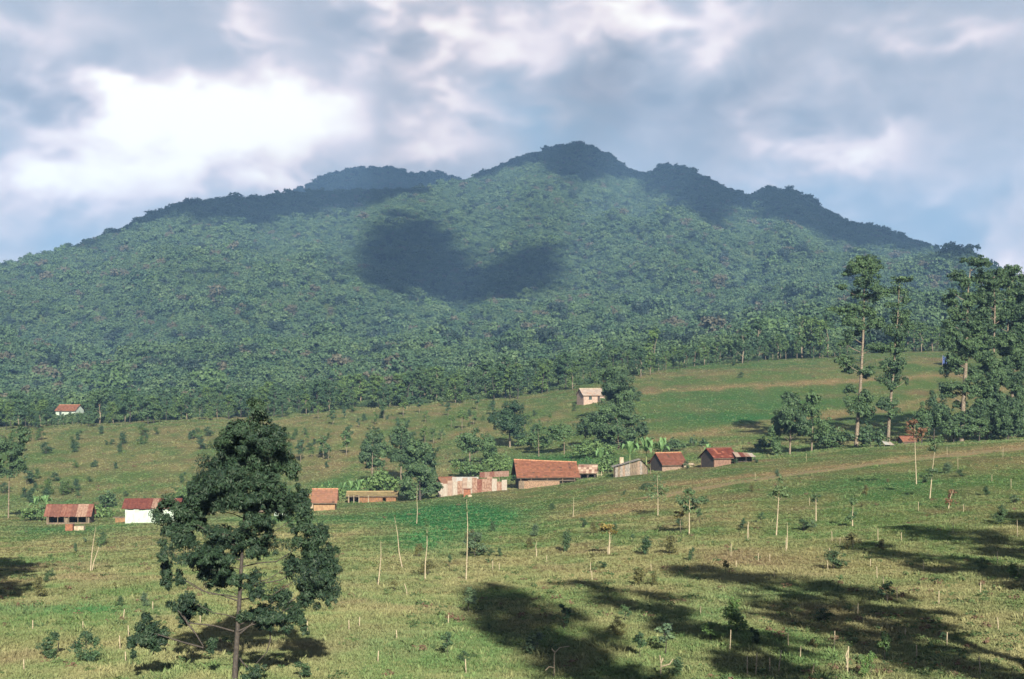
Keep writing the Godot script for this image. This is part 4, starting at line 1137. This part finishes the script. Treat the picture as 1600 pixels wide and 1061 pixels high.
func buildings() -> void:
	var tile := {"c0": Color(0.095, 0.042, 0.030), "c1": Color(0.150, 0.066, 0.044), "piece": 0.42, "course": 0.4, "cap": M.tile_cap}
	var dark_tile := {"c0": Color(0.062, 0.018, 0.015), "c1": Color(0.100, 0.030, 0.022), "piece": 0.42, "course": 0.4, "cap": M.dark_cap, "odd": 0.1, "odd_c": Color(0.18, 0.07, 0.05)}
	var rust := [M.rust, M.rust, M.rust2, M.rust_pale, M.rust2]
	# the rusty open shed
	var n := cottage("long low shed with rust-streaked sheet roof over a dark open front", 110, 818, 6.6, 3.2, 1.5, 1.5, 0.05, M.timber, {"sheets": 9, "mats": rust}, {"name": "cattle_shed", "category": "shed", "opens": [[-3.1, -0.6, 0.3, 1.3, "gap"], [0.0, 3.0, 0.3, 1.3, "gap"]], "over": 0.35})
	for x in [-2.9, -1.5, 0.2, 1.6, 2.9]: bx(n, "post", M.timber, Vector3(x, 0.2, 1.85), Vector3(0.09, 2.2, 0.09))
	var q := thing("brick_trough", at(116, 829, 150.0), "small red brick and plaster trough below the rusty shed", "trough")
	bx(q, "trough_wall", M.brick, Vector3(-0.6, 0.35, 0), Vector3(1.0, 1.1, 0.9)); bx(q, "trough_wall", M.plaster, Vector3(0.75, 0.25, 0.05), Vector3(1.3, 0.75, 0.8)); bx(q, "rim", M.timber, Vector3(0.2, 0.95, 0), Vector3(2.6, 0.08, 0.12))
	cottage("white plastered cottage with dark red rust-streaked sheet roof", 240, 815, 7.6, 4.2, 2.3, 1.15, 0.06, M.white_wall, {"sheets": 10, "mats": [M.rust_dark, M.rust_dark, M.rust_dark, M.rust, M.rust_pale]}, {"opens": [[0.5, 1.3, 0.8, 1.7, "window"]], "over": 0.4, "ends": 0.45})
	q = thing("earth_terrace", at(197, 815, 200.0), "low bare earth step beside the white cottage", "terrace")
	bx(q, "bank", M.earth, Vector3(-0.3, 0.1, -0.5), Vector3(2.6, 1.0, 1.6)); bx(q, "plank", M.timber, Vector3(-0.3, 0.68, 0.2), Vector3(3.2, 0.1, 0.5))
	cottage("small hut with pale blue sheet roof half hidden behind the lone eucalyptus", 404, 800, 3.4, 3.0, 1.7, 1.0, 0.1, M.timber, {"sheets": 4, "mats": [M.blue_sheet, M.blue_sheet, M.grey_sheet]}, {"name": "hut", "category": "hut", "opens": [[-0.5, 0.4, -0.2, 1.5, "door"]]})
	for a in [[432, 806, "white plastic water drum beside the blue-roofed hut"], [444, 806, "white sack-like drum nearer the tan cottage"]]:
		q = thing("water_drum", at(a[0], a[1], 200.0), a[2], "drum")
		part(q, "body", done(tube([Vector3(0, -0.2, 0), Vector3(0, 0.05, 0), Vector3(0, 0.75, 0), Vector3(0, 0.82, 0)], [0.34, 0.36, 0.36, 0.28], 12)), M.white_wall)
		part(q, "lid", done(tube([Vector3(0, 0.8, 0), Vector3(0, 0.88, 0), Vector3(0, 0.89, 0)], [0.26, 0.26, 0.0], 12)), M.blue_sheet)
	var t4 := tile.duplicate(); t4.c0 = Color(0.115, 0.062, 0.045); t4.c1 = Color(0.155, 0.080, 0.058)
	cottage("tan-walled cottage with faded orange tile roof", 508, 797, 3.4, 3.6, 1.75, 1.6, 0.05, M.tan_wall, t4, {"over": 0.5, "ends": 0.4})
	cottage("low lean-to wing with pale walls and mossy roof beside the tan cottage", 478, 794, 2.6, 3.0, 1.5, 0.8, 0.05, M.plaster, {"c0": Color(0.11, 0.075, 0.04), "c1": Color(0.15, 0.10, 0.05), "piece": 0.5, "course": 0.5, "cap": M.timber}, {"name": "lean_to", "category": "lean-to", "over": 0.3})
	q = thing("hanging_sheet", at(526, 791, 200.0) + Vector3(0, 0.0, 0), "white cloth on a pole at the corner of the tan cottage", "cloth")
	part(q, "pole", done(tube([Vector3(0, -0.2, 0.4), Vector3(0, 1.8, 0.4)], [0.03, 0.03], 6)), M.timber); part(q, "cloth", sheet(Vector3(-0.25, 1.7, 0.45), Vector3(0.3, 1.7, 0.45), Vector3(-0.2, 1.0, 0.45), Vector3(0.3, 0.95, 0.45), 2, 0.05), M.white_wall)
	n = cottage("long low brown earth-walled shed with thatch and a dark open bay", 582, 784, 8.6, 2.6, 1.25, 0.55, 0.02, M.earth_wall, {"c0": Color(0.12, 0.10, 0.055), "c1": Color(0.17, 0.135, 0.075), "piece": 0.6, "course": 0.35, "cap": M.thatch, "lift": 0.08}, {"name": "earth_shed", "category": "shed", "opens": [[-4.2, -2.4, -0.4, 1.1, "gap"], [1.9, 2.5, 0.0, 0.8, "gap"]], "over": 0.35})
	for x in [-4.1, -3.2, -2.3, -0.6]: bx(n, "post", M.plaster, Vector3(x, 0.3, 1.7), Vector3(0.1, 2.0, 0.1))
	# the fenced yard
	cottage("small brown-roofed house with an orange wall behind the metal fence", 696, 758, 2.6, 3.4, 1.6, 1.0, 0.5, M.tan_wall, {"c0": Color(0.11, 0.06, 0.045), "c1": Color(0.15, 0.08, 0.055), "piece": 0.45, "course": 0.4, "cap": M.dark_cap}, {"d": 281.0})
	cottage("flat grey-roofed store with tan wall behind the metal fence", 727, 756, 4.2, 2.6, 1.6, 0.7, 0.0, M.tan_wall, {"sheets": 6, "mats": [M.grey_sheet, M.grey_sheet, M.pale_sheet]}, {"d": 279.0, "name": "store", "category": "store"})
	q = thing("sheet_fence", on(740, 268.0), "patched fence of pale and rusty corrugated sheets round the yard", "fence")
	var fm := [M.pale_sheet, M.pale_sheet, M.pink_sheet, M.pale_sheet, M.rust_pale, M.pink_sheet, M.pale_sheet, M.rust_pale, M.rust, M.rust_pale, M.rust_pale, M.pale_sheet, M.rust_pale, M.pale_sheet]
	for k in 14:
		var g := on(688.0 + k * 7.7, 268.0 - k * 0.15) - q.position
		var tall: float = 2.75 - absf(k - 5.0) * 0.06 + rng.randf_range(-0.25, 0.25) - (0.5 if k > 11 else 0.0)
		var z := 0.05 * (k % 2)
		part(q, "fence_sheet", sheet(g + Vector3(-0.47, tall, z), g + Vector3(0.47, tall + rng.randf_range(-0.08, 0.08), z), g + Vector3(-0.46, -0.4, z + 0.05), g + Vector3(0.46, -0.4, z + 0.05), 5), fm[k])
		if k % 3 == 0: bx(q, "fence_post", M.timber, g + Vector3(0, 0.9, -0.12), Vector3(0.1, 3.0, 0.1))
	sheets(q, "lean_roof_sheet", on(752, 268.0) - q.position + Vector3(-0.3, 3.4, -2.2), on(795, 268.0) - q.position + Vector3(0, 3.3, -2.2), on(752, 268.0) - q.position + Vector3(-0.3, 2.5, -0.2), on(795, 268.0) - q.position + Vector3(0, 2.4, -0.2), 6, [M.rust_pale, M.rust, M.pink_sheet])
	q = thing("brick_stack", at(730, 776, 200.0), "small red-topped brick stack leaning on the metal fence", "brick stack")
	bx(q, "bricks", M.brick, Vector3(0, 0.5, 0.2), Vector3(1.2, 1.6, 0.7)); bx(q, "cover", M.rust, Vector3(0, 1.36, 0.2), Vector3(1.6, 0.08, 1.0)); bx(q, "slab", M.plaster, Vector3(0.5, 0.1, 0.7), Vector3(0.7, 0.5, 0.2))
	# the long tiled house
	n = cottage("long house with big sagging orange tile roof and shadowed veranda", 852, 758, 10.2, 6.4, 2.35, 2.3, 0.12, M.timber_dark, tile, {"over": 1.0, "ends": 0.7, "sag": 0.55, "opens": [[-4.4, -3.6, -0.2, 1.9, "door"], [-1.5, -0.5, 0.7, 1.7, "window"], [1.4, 2.4, 0.7, 1.7, "window"]]})
	bx(n, "veranda_wall", M.brick_pale, Vector3(-1.2, 0.1, 4.0), Vector3(6.4, 1.9, 0.16))
	bx(n, "veranda_wall", M.timber, Vector3(-4.6, 0.2, 4.0), Vector3(1.6, 1.7, 0.12))
	bx(n, "bench", M.timber, Vector3(0.5, 1.15, 4.05), Vector3(8.6, 0.1, 0.4))
	for x in [-5.0, -3.1, -0.2, 2.6, 4.8]: bx(n, "post", M.timber, Vector3(x, 0.6, 3.92), Vector3(0.12, 2.6, 0.12))
	for a in [[824, 752, 0.5, 0.9, "white water jar on the veranda wall of the long house"], [870, 753, 1.0, 0.9, "pale sack leaning on the veranda of the long house"], [889, 752, 0.7, 0.9, "white tank at the end of the long house"]]:
		var p := at(a[0], a[1], 200.0)
		q = thing("white_container", p + Vector3(0, 0, 0.6), a[4], "container")
		part(q, "body", done(tube([Vector3(0, -0.3, 0), Vector3(0, 0.1, 0), Vector3(0.02, a[3] * 0.8, 0), Vector3(0.02, a[3] + 0.3, 0), Vector3(0.02, a[3] + 0.38, 0)], [a[2] * 0.5, a[2] * 0.55, a[2] * 0.55, a[2] * 0.45, 0.02], 10)), M.plaster_light)
		part(q, "rim", done(tube([Vector3(0.02, a[3] + 0.26, 0), Vector3(0.02, a[3] + 0.34, 0)], [a[2] * 0.5, a[2] * 0.5], 10)), M.grey_sheet)
	n = cottage("small open shed with patchy brown roof beside the long tiled house", 919, 747, 2.9, 2.6, 1.3, 1.1, -0.15, M.timber_dark, {"c0": Color(0.09, 0.05, 0.04), "c1": Color(0.19, 0.13, 0.11), "piece": 0.45, "course": 0.45, "cap": M.timber, "odd": 0.25, "odd_c": Color(0.25, 0.2, 0.17)}, {"name": "open_shed", "category": "shed", "opens": [[-1.2, -0.1, 0.0, 1.1, "gap"], [0.2, 1.2, 0.0, 1.1, "gap"]], "over": 0.4})
	for x in [1.9, 2.6]: bx(n, "post", M.bark_white, Vector3(x, 0.4, 1.2), Vector3(0.1, 1.8, 0.1))
	bx(n, "rail", M.bark_white, Vector3(2.2, 0.7, 1.2), Vector3(1.2, 0.08, 0.08))
	plank_hut()
	var t10 := tile.duplicate(); t10.c0 = Color(0.075, 0.031, 0.024); t10.c1 = Color(0.11, 0.045, 0.033)
	cottage("compact hut with tidy red tile roof and pale plank front", 1044, 734, 5.0, 4.4, 1.35, 1.75, 0.42, M.plank_wall, t10, {"side": M.timber_dark, "over": 0.45, "ends": 0.25, "name": "hut", "category": "hut"})
	q = thing("timber_heap", at(1076, 730, 200.0), "pale heap of sawn boards between the two red huts", "timber heap")
	for k in 7: bx(q, "board", M.plaster_light if k % 2 else M.plank_wall, Vector3(rng.randf_range(-0.3, 0.3), 0.05 + k * 0.11, rng.randf_range(-0.2, 0.2)), Vector3(1.9, 0.1, 0.5 - k * 0.03)).rotation.y = rng.randf_range(-0.15, 0.15)
	cottage("hut with dark maroon tile roof and pinkish plank front", 1123, 727, 4.6, 4.4, 1.6, 1.35, 0.42, M.pink_wall, dark_tile, {"side": M.timber_dark, "over": 0.4, "ends": 0.3, "name": "hut", "category": "hut", "opens": [[1.2, 1.8, 0.0, 1.3, "gap"]]})
	n = thing("sheet_lean_to", at(1163, 722, 200.0), "open lean-to under patchy pale sheets at the end of the hut row", "lean-to")
	sheets(n, "roof_sheet", Vector3(-1.9, 1.75, -1.2), Vector3(1.5, 1.55, -1.2), Vector3(-1.6, 0.95, 0.9), Vector3(1.9, 1.0, 0.9), 4, [M.pink_sheet, M.rust_pale, M.rust_dark, M.pale_sheet])
	for x in [-1.5, 0.2, 1.7]: bx(n, "post", M.timber_dark, Vector3(x, 0.3, 0.7), Vector3(0.1, 1.5, 0.1))
	bx(n, "wall", M.timber_dark, Vector3(0, 0.3, -1.0), Vector3(3.0, 1.6, 0.1))
	# on the slope and crest
	cottage("pale pink plastered house on the slope beside the tall dark tree", 923, 629, 6.4, 5.0, 2.2, 1.7, 0.35, M.pink_plaster, {"c0": Color(0.17, 0.145, 0.135), "c1": Color(0.24, 0.20, 0.185), "piece": 0.5, "course": 0.45, "cap": M.plaster, "odd": 0.15, "odd_c": Color(0.2, 0.13, 0.1)}, {"opens": [[-1.6, -0.7, 0.9, 1.7, "window"], [1.0, 1.75, -0.2, 1.9, "door"]], "over": 0.35})
	cottage("far farmhouse with orange tile roof and white end among the crest trees", 109, 640, 8.0, 6.0, 4.2, 1.9, -0.25, M.white_wall, tile, {"d": 552.0, "name": "farmhouse", "over": 0.5, "opens": [[-2.6, -1.6, 2.4, 3.5, "window"], [1.4, 2.4, 2.4, 3.5, "window"]]})
	n = thing("tarpaulin_shelter", at(1480, 570, 285.0), "bright blue tarpaulin shelter on the crest beside the grove", "shelter")
	bx(n, "tarpaulin", M.blue_tarp, Vector3(0, 1.2, 0), Vector3(3.0, 2.9, 0.08)); bx(n, "tarpaulin", M.blue_tarp, Vector3(0, 2.7, -1.3), Vector3(3.3, 0.07, 2.7))
	for x in [-1.5, 1.5]: bx(n, "post", M.timber, Vector3(x, 1.2, 0.12), Vector3(0.1, 3.2, 0.1))
	bx(n, "crate", M.pale_sheet, Vector3(0.6, 0.4, 0.5), Vector3(0.8, 1.0, 0.5))
	n = thing("sheet_shelter", at(1387, 697, 200.0), "small tilted grey metal sheet shelter at the foot of a eucalyptus", "shelter")
	sheets(n, "roof_sheet", Vector3(-0.9, 0.9, -0.9), Vector3(0.8, 0.75, -0.9), Vector3(-0.6, 0.3, 0.7), Vector3(1.1, 0.2, 0.7), 2, [M.grey_sheet, M.pale_sheet])
	for x in [-0.7, 0.9]: bx(n, "post", M.timber, Vector3(x, 0.0, 0.3), Vector3(0.08, 0.8, 0.08))
	cottage("low reddish hut half sunk in the grass below the grove", 1416, 694, 2.4, 2.0, 0.7, 0.7, 0.3, M.timber, {"c0": Color(0.11, 0.05, 0.04), "c1": Color(0.15, 0.07, 0.05), "piece": 0.4, "course": 0.4, "cap": M.dark_cap}, {"name": "hut", "category": "hut", "over": 0.3})
	for a in [[56, 806, 30, "banana plant with split bright leaves beside the rusty shed"], [72, 803, 28, "second banana plant close to the rusty shed roof"], [548, 782, 30, "banana plant in front of the earth-walled shed's dark bay"], [560, 782, 32, "taller banana plant by the earth-walled shed"]]: banana(a[0], a[1], a[2], a[3])
	for a in [[984, 715, 42, "banana plant leaning over the grey plank hut"], [1010, 716, 46, "tall upright banana plant between the plank hut and the red hut"], [1034, 712, 42, "banana plant with spread leaves behind the red tiled hut"], [1107, 705, 24, "young banana plant behind the maroon roof"], [938, 728, 36, "banana plant among the bushes by the small open shed"]]: banana(a[0], a[1], a[2], a[3], 284.0)
	# rock face on the mountain
	n = Node3D.new()
	var qd := 0.0
	for k in 40:
		var m := mountain_height((735.0 - 800.0) / F, k / 40.0)
		if HOR - F * m[1] / m[0] > 424.0: qd = k / 40.0
	var m2 := mountain_height((735.0 - 800.0) / F, qd)
	n.name = "rock_cliff"
	add_child(n)
	n.position = Vector3((735.0 - 800.0) / F * m2[0], m2[1], -m2[0])
	tag(n, "small bare pale rock face high in the mountain forest", "cliff")
	for k in 9:
		var st := SurfaceTool.new()
		st.begin(Mesh.PRIMITIVE_TRIANGLES)
		var sp := SphereMesh.new()
		sp.radial_segments = 7
		sp.rings = 4
		sp.radius = 1.0
		sp.height = 2.0
		st.append_from(sp, 0, Transform3D(Basis(Vector3.UP, k * 1.3).scaled(Vector3(rng.randf_range(2.0, 3.4), rng.randf_range(5.0, 9.0), 3.0)), Vector3(-11.0 + k * 2.8, rng.randf_range(4.0, 9.0), rng.randf_range(4.0, 7.0))))
		part(n, "boulder", st.commit(), M.rock)

func plank_hut() -> void:     # gable towards the camera, its roof longer on one side
	var n := thing("plank_hut", at(986, 742, 200.0), "grey weathered plank hut with lopsided thatched shingle roof", "hut", "", 0.0)
	var apex := Vector3(1.6, 2.75, 0)
	var l := Vector3(-2.9, 1.5, 0)
	var r := Vector3(3.0, 1.35, 0)
	for k in 13:
		var x := -2.75 + k * 0.44
		var top := lerpf(l.y, apex.y, (x - l.x) / (apex.x - l.x)) if x < apex.x else lerpf(apex.y, r.y, (x - apex.x) / (r.x - apex.x))
		var o := bx(n, "plank", [M.plank_grey, M.plank_wall, M.plank_grey, M.timber][rng.randi() % 4], Vector3(x, (top - 1.3) / 2, 1.8 + 0.015 * (k % 2)), Vector3(0.425, top + 1.2, 0.05))
		o.rotation.z = rng.randf_range(-0.012, 0.012)
	bx(n, "wall", M.timber_dark, Vector3(-2.9, 0.1, 0), Vector3(0.1, 2.5, 3.5)); bx(n, "wall", M.timber_dark, Vector3(2.8, 0.1, 0), Vector3(0.1, 2.3, 3.5)); bx(n, "wall", M.timber_dark, Vector3(0, 0.2, -1.75), Vector3(5.6, 2.9, 0.1))
	var f := Vector3(0, 0.08, 2.2)
	var b := Vector3(0, 0.08, -2.2)
	var lo := Vector3(-0.5, -0.12, 0)
	part(n, "roof", courses(apex + f, apex + b, l + lo + f, l + lo + b, 9, 10, Color(0.15, 0.145, 0.14), Color(0.24, 0.23, 0.22), 0.07, 0.15, Color(0.08, 0.075, 0.07)), M.vertex)
	part(n, "roof", courses(apex + f, apex + b, r + Vector3(0.3, -0.25, 0) + f, r + Vector3(0.3, -0.25, 0) + b, 9, 5, Color(0.14, 0.135, 0.13), Color(0.2, 0.19, 0.18), 0.06), M.vertex)
	for e in [[l, -0.3], [r, 0.3]]: bx(n, "post", M.timber, Vector3(e[0].x + e[1], 0.2, 2.1), Vector3(0.1, 2.4, 0.1))
	bx(n, "chimney", M.plaster, Vector3(-1.6, 2.3, -1.5), Vector3(0.7, 1.6, 0.6))

func speckled(r: float, g: float, b: float, r2: float, g2: float, b2: float, freq: float, seed_: int, scale := 0.35, rough := 0.8) -> StandardMaterial3D:   # stains and streaks of a second colour
	var a := FastNoiseLite.new()
	a.seed = seed_
	a.frequency = freq
	a.fractal_octaves = 4
	var ia := a.get_seamless_image(128, 128)
	var im := Image.create(128, 128, false, Image.FORMAT_RGB8)
	var c0 := lin(r, g, b)
	var c1 := lin(r2, g2, b2)
	for y in 128:
		for x in 128:
			im.set_pixel(x, y, c0.lerp(c1, smoothstep(0.35, 0.68, ia.get_pixel(x, y).r)))
	var m := mat(1, 1, 1, rough)
	m.albedo_texture = ImageTexture.create_from_image(im)
	m.uv1_triplanar = true
	m.uv1_scale = Vector3(scale, scale * 0.6, scale)
	return m

func build_path() -> void:      # the dirt track climbing across the pasture
	var line := [[1010, 779], [1080, 766], [1160, 753], [1240, 741], [1330, 730], [1420, 719], [1510, 709], [1600, 701], [1690, 694]]
	var pts := []
	for k in line.size() - 1:
		for i in 10:
			var t := i / 10.0
			pts.append(at(lerpf(line[k][0], line[k + 1][0], t), lerpf(line[k][1], line[k + 1][1], t)))
	var pos := PackedVector3Array()
	var col := PackedColorArray()
	var uv := PackedVector2Array()
	for k in pts.size():
		var dir: Vector3 = (pts[mini(k + 1, pts.size() - 1)] - pts[maxi(k - 1, 0)])
		var side := Vector3(-dir.z, 0, dir.x).normalized()
		for j in 7:
			var w := (j / 6.0 - 0.5) * (6.5 + 1.8 * n2.get_noise_2d(k * 4.0, j * 30.0))
			var v: Vector3 = pts[k] + side * w
			var h := height(v.x, -v.z) + (0.045 if j > 0 and j < 6 else -0.08)
			pos.append(Vector3(v.x, h, v.z))
			var g := absf(n3.get_noise_2d(v.x * 1.5, v.z * 1.5))
			col.append(EARTH.lerp(STRAW, clampf(g * 2.2, 0, 1)))
			uv.append(Vector2(v.x, v.z) / 5.0)
	var o := MeshInstance3D.new()
	o.name = "path"
	o.mesh = grid_mesh(pos, col, uv, 7, pts.size())
	var m := mat(1, 1, 1, 0.95, true)
	m.albedo_texture = grain(256, 51, 0.7)
	o.material_override = m
	add_child(o)
	tag(o, "pale dirt track climbing across the pasture below the grove", "path", "", "structure")

func undergrowth() -> void:     # low brush filling in under the crest trees
	var kinds := []
	for k in 3:
		kinds.append(foliage([[Vector3(0, 0.45, 0), Vector3(0.75, 0.6, 0.75), 260], [Vector3(0.5, 0.35, 0.2), Vector3(0.5, 0.45, 0.5), 140], [Vector3(-0.4, 0.4, -0.3), Vector3(0.5, 0.5, 0.5), 140]], 0.09, 0.055, 0.2, Color(0.8, 0.8, 0.8), Color(1.15, 1.15, 1.15)))
	var xf := [[], [], []]
	var cc := [[], [], []]
	for k in 3400:
		var px := rng.randf_range(-60.0, 1660.0)
		var d := rng.randf_range(484.0, 640.0)
		if px > 1000.0: d = rng.randf_range(528.0, 660.0)
		var p := on(px, d)
		if px > 1000.0 and n1.get_noise_2d(p.x * 0.5, d * 0.4) > 0.12: continue
		if ((px > 1120.0 and px < 1215.0) or (px > 1430.0 and px < 1480.0) or (px > 82.0 and px < 133.0 and d > 535.0)) and rng.randf() < 0.85: continue
		var s := rng.randf_range(1.6, 4.2) * (0.75 if px > 1000.0 else 1.0) * (0.7 if d < 505.0 else 1.0)
		var v := rng.randi() % 3
		xf[v].append(Transform3D(Basis(Vector3.UP, rng.randf() * TAU).scaled(Vector3(s, s, s)), p - Vector3(0, 0.2, 0)))
		cc[v].append(Color(0.024, 0.050, 0.028).lerp(Color(0.056, 0.088, 0.036), rng.randf()))
	var o := Node3D.new()
	o.name = "undergrowth"
	add_child(o)
	tag(o, "tangled green undergrowth beneath the crest trees", "undergrowth", "", "stuff")
	for v in 3:
		multi("brush", kinds[v], M.forest, xf[v], cc[v], o).set_meta("kind", "stuff")


func materials() -> void:
	M.forest = leaf_mat(1, 1, 1, 0.2)
	M.cloud = mat(0.85, 0.85, 0.85, 1.0)
	M.grass = leaf_mat(1, 1, 1, 0.2)
	M.grass.roughness = 0.9
	M.leaf = leaf_mat(1, 1, 1, 0.25)
	M.vertex = mat(1, 1, 1, 0.85, true)
	M.tints = []
	for c in [[0.9, 0.95, 0.95], [1.15, 1.15, 0.9], [0.75, 0.85, 0.9], [1.3, 1.25, 0.85], [1.9, 1.9, 1.2], [2.0, 1.15, 1.0], [1.5, 1.35, 1.6]]: M.tints.append(leaf_mat(minf(c[0], 2.0) * 0.5, minf(c[1], 2.0) * 0.5, minf(c[2], 2.0) * 0.5, 0.25))
	M.bark_dark = speckled(0.028, 0.026, 0.027, 0.050, 0.045, 0.043, 0.05, 3, 1.2)
	M.bark_pale = speckled(0.15, 0.13, 0.105, 0.075, 0.062, 0.052, 0.04, 4, 0.7)
	M.bark_white = speckled(0.26, 0.235, 0.175, 0.17, 0.145, 0.11, 0.06, 5, 1.5)
	M.rust = speckled(0.085, 0.032, 0.027, 0.135, 0.070, 0.056, 0.05, 21)
	M.rust2 = speckled(0.105, 0.050, 0.042, 0.070, 0.030, 0.026, 0.05, 22)
	M.rust_dark = speckled(0.062, 0.018, 0.017, 0.10, 0.035, 0.028, 0.05, 23)
	M.rust_pale = speckled(0.185, 0.130, 0.108, 0.11, 0.060, 0.048, 0.05, 24)
	M.pale_sheet = speckled(0.22, 0.21, 0.20, 0.19, 0.165, 0.15, 0.05, 25)
	M.pink_sheet = speckled(0.20, 0.155, 0.138, 0.15, 0.112, 0.10, 0.05, 26)
	M.grey_sheet = speckled(0.19, 0.20, 0.21, 0.25, 0.25, 0.25, 0.04, 27)
	M.blue_sheet = mat(0.12, 0.20, 0.26, 0.6)
	M.blue_tarp = mat(0.015, 0.035, 0.13, 0.5)
	M.white_wall = speckled(0.27, 0.34, 0.32, 0.22, 0.27, 0.255, 0.03, 28)
	M.plaster = speckled(0.24, 0.21, 0.17, 0.17, 0.145, 0.11, 0.04, 29)
	M.plaster_light = speckled(0.36, 0.34, 0.28, 0.26, 0.24, 0.19, 0.04, 30)
	M.tan_wall = speckled(0.19, 0.125, 0.078, 0.15, 0.095, 0.06, 0.04, 31)
	M.pink_plaster = speckled(0.25, 0.19, 0.17, 0.19, 0.145, 0.13, 0.05, 32)
	M.pink_wall = speckled(0.135, 0.085, 0.070, 0.10, 0.062, 0.052, 0.06, 33)
	M.brick = speckled(0.16, 0.07, 0.045, 0.11, 0.05, 0.035, 0.08, 34)
	M.brick_pale = speckled(0.17, 0.115, 0.085, 0.11, 0.075, 0.055, 0.08, 35)
	M.earth_wall = speckled(0.14, 0.075, 0.042, 0.095, 0.052, 0.032, 0.05, 36)
	M.earth = speckled(0.15, 0.09, 0.05, 0.11, 0.07, 0.04, 0.05, 37)
	M.timber = speckled(0.075, 0.06, 0.05, 0.11, 0.09, 0.07, 0.06, 38)
	M.timber_dark = speckled(0.028, 0.026, 0.030, 0.045, 0.038, 0.036, 0.06, 39)
	M.plank_wall = speckled(0.16, 0.12, 0.10, 0.11, 0.085, 0.07, 0.06, 40)
	M.plank_grey = speckled(0.115, 0.11, 0.11, 0.17, 0.155, 0.145, 0.06, 41)
	M.thatch = speckled(0.14, 0.11, 0.06, 0.19, 0.15, 0.085, 0.08, 42)
	M.tile_cap = speckled(0.26, 0.15, 0.10, 0.19, 0.085, 0.05, 0.06, 43)
	M.dark_cap = speckled(0.11, 0.045, 0.034, 0.075, 0.03, 0.024, 0.06, 44)
	M.rock = speckled(0.33, 0.29, 0.25, 0.22, 0.19, 0.165, 0.05, 45, 0.05)
	M.door = mat(0.035, 0.03, 0.03)
	M.dark = mat(0.02, 0.02, 0.02)
	M.pane = mat(0.03, 0.035, 0.04, 0.1)
	M.green_paint = mat(0.03, 0.10, 0.08, 0.6)
	M.banana = leaf_mat(0.075, 0.14, 0.06, 0.4)
	M.banana.vertex_color_use_as_albedo = false
	M.banana_stem = mat(0.12, 0.15, 0.07)
	M.mid = []
	for k in 6: M.mid.append(tree_kind(11, [0.32, 0.16, 0.36, 0.2, 0.14, 0.3][k], [0.25, 0.3, 0.26, 0.33, 0.26, 0.22][k], 2600, 0.023, 0.0135, DK0 * 2.2, GR1 * 2.0, 0.7))
	M.small = []
	for k in 4: M.small.append(tree_kind(6, [0.5, 0.4, 0.6, 0.3][k], [0.28, 0.32, 0.34, 0.24][k], 1000, 0.036, 0.02, DK0 * 2.2, GR1 * 2.0, 0.8))
	M.bush = []
	for k in 3: M.bush.append(tree_kind(10, 0.16, [0.5, 0.42, 0.56][k], 2200, 0.034, 0.019, DK0 * 2.0, GR1 * 1.8, 0.6))
	M.tall = []
	for k in 2: M.tall.append(tree_kind(16, 0.36, 0.16, 2700, 0.013, 0.008, DK0, GR1, 0.8))

func _ready() -> void:
	rng.seed = 20240611
	for a in [[n1, 5, 0.03, 3], [n2, 9, 0.05, 4], [n3, 13, 0.16, 3]]:
		a[0].seed = a[1]; a[0].frequency = a[2]; a[0].fractal_octaves = a[3]
		a[0].noise_type = FastNoiseLite.TYPE_SIMPLEX_SMOOTH
	# camera: level, with the lens shifted upwards
	var cam := Camera3D.new()
	cam.name = "camera"
	cam.projection = Camera3D.PROJECTION_FRUSTUM
	cam.near = 0.5
	cam.far = 9000.0
	cam.size = 1061.0 / F * cam.near
	cam.frustum_offset = Vector2(0, (HOR - 530.5) / F * cam.near)
	add_child(cam)
	cam.current = true
	# sky, sun, exposure, air
	var env := Environment.new()
	var sky := Sky.new()
	var pan := PanoramaSkyMaterial.new()
	pan.panorama = build_sky()
	sky.sky_material = pan
	env.background_mode = Environment.BG_SKY
	env.sky = sky
	env.background_energy_multiplier = 0.37
	env.tonemap_mode = Environment.TONE_MAPPER_LINEAR
	env.tonemap_exposure = 3.3
	env.fog_enabled = true
	env.fog_density = 0.000112
	env.fog_light_color = Color(0.57, 0.76, 1.0)
	env.sdfgi_enabled = true
	env.ssao_enabled = true
	env.ssil_enabled = true
	var we := WorldEnvironment.new()
	we.name = "world_environment"
	we.environment = env
	add_child(we)
	var az := deg_to_rad(10.0)
	var el := deg_to_rad(25.0)
	sun_dir = Vector3(sin(az) * cos(el), sin(el), cos(az) * cos(el))
	var sun := DirectionalLight3D.new()
	sun.name = "sun"
	sun.light_energy = 1.6
	sun.light_color = Color(1.0, 0.95, 0.84)
	sun.light_angular_distance = 0.7
	sun.shadow_enabled = true
	add_child(sun)
	sun.look_at_from_position(sun_dir * 10.0, Vector3.ZERO)
	# the land
	materials()
	make_lut()
	build_ground()
	build_mountain()
	build_forest()
	build_clouds()
	build_path()
	undergrowth()
	buildings()
	hero_tree()
	tall_trees()
	village_trees()
	tree_rows()
	saplings()
	stakes()
	build_grass()
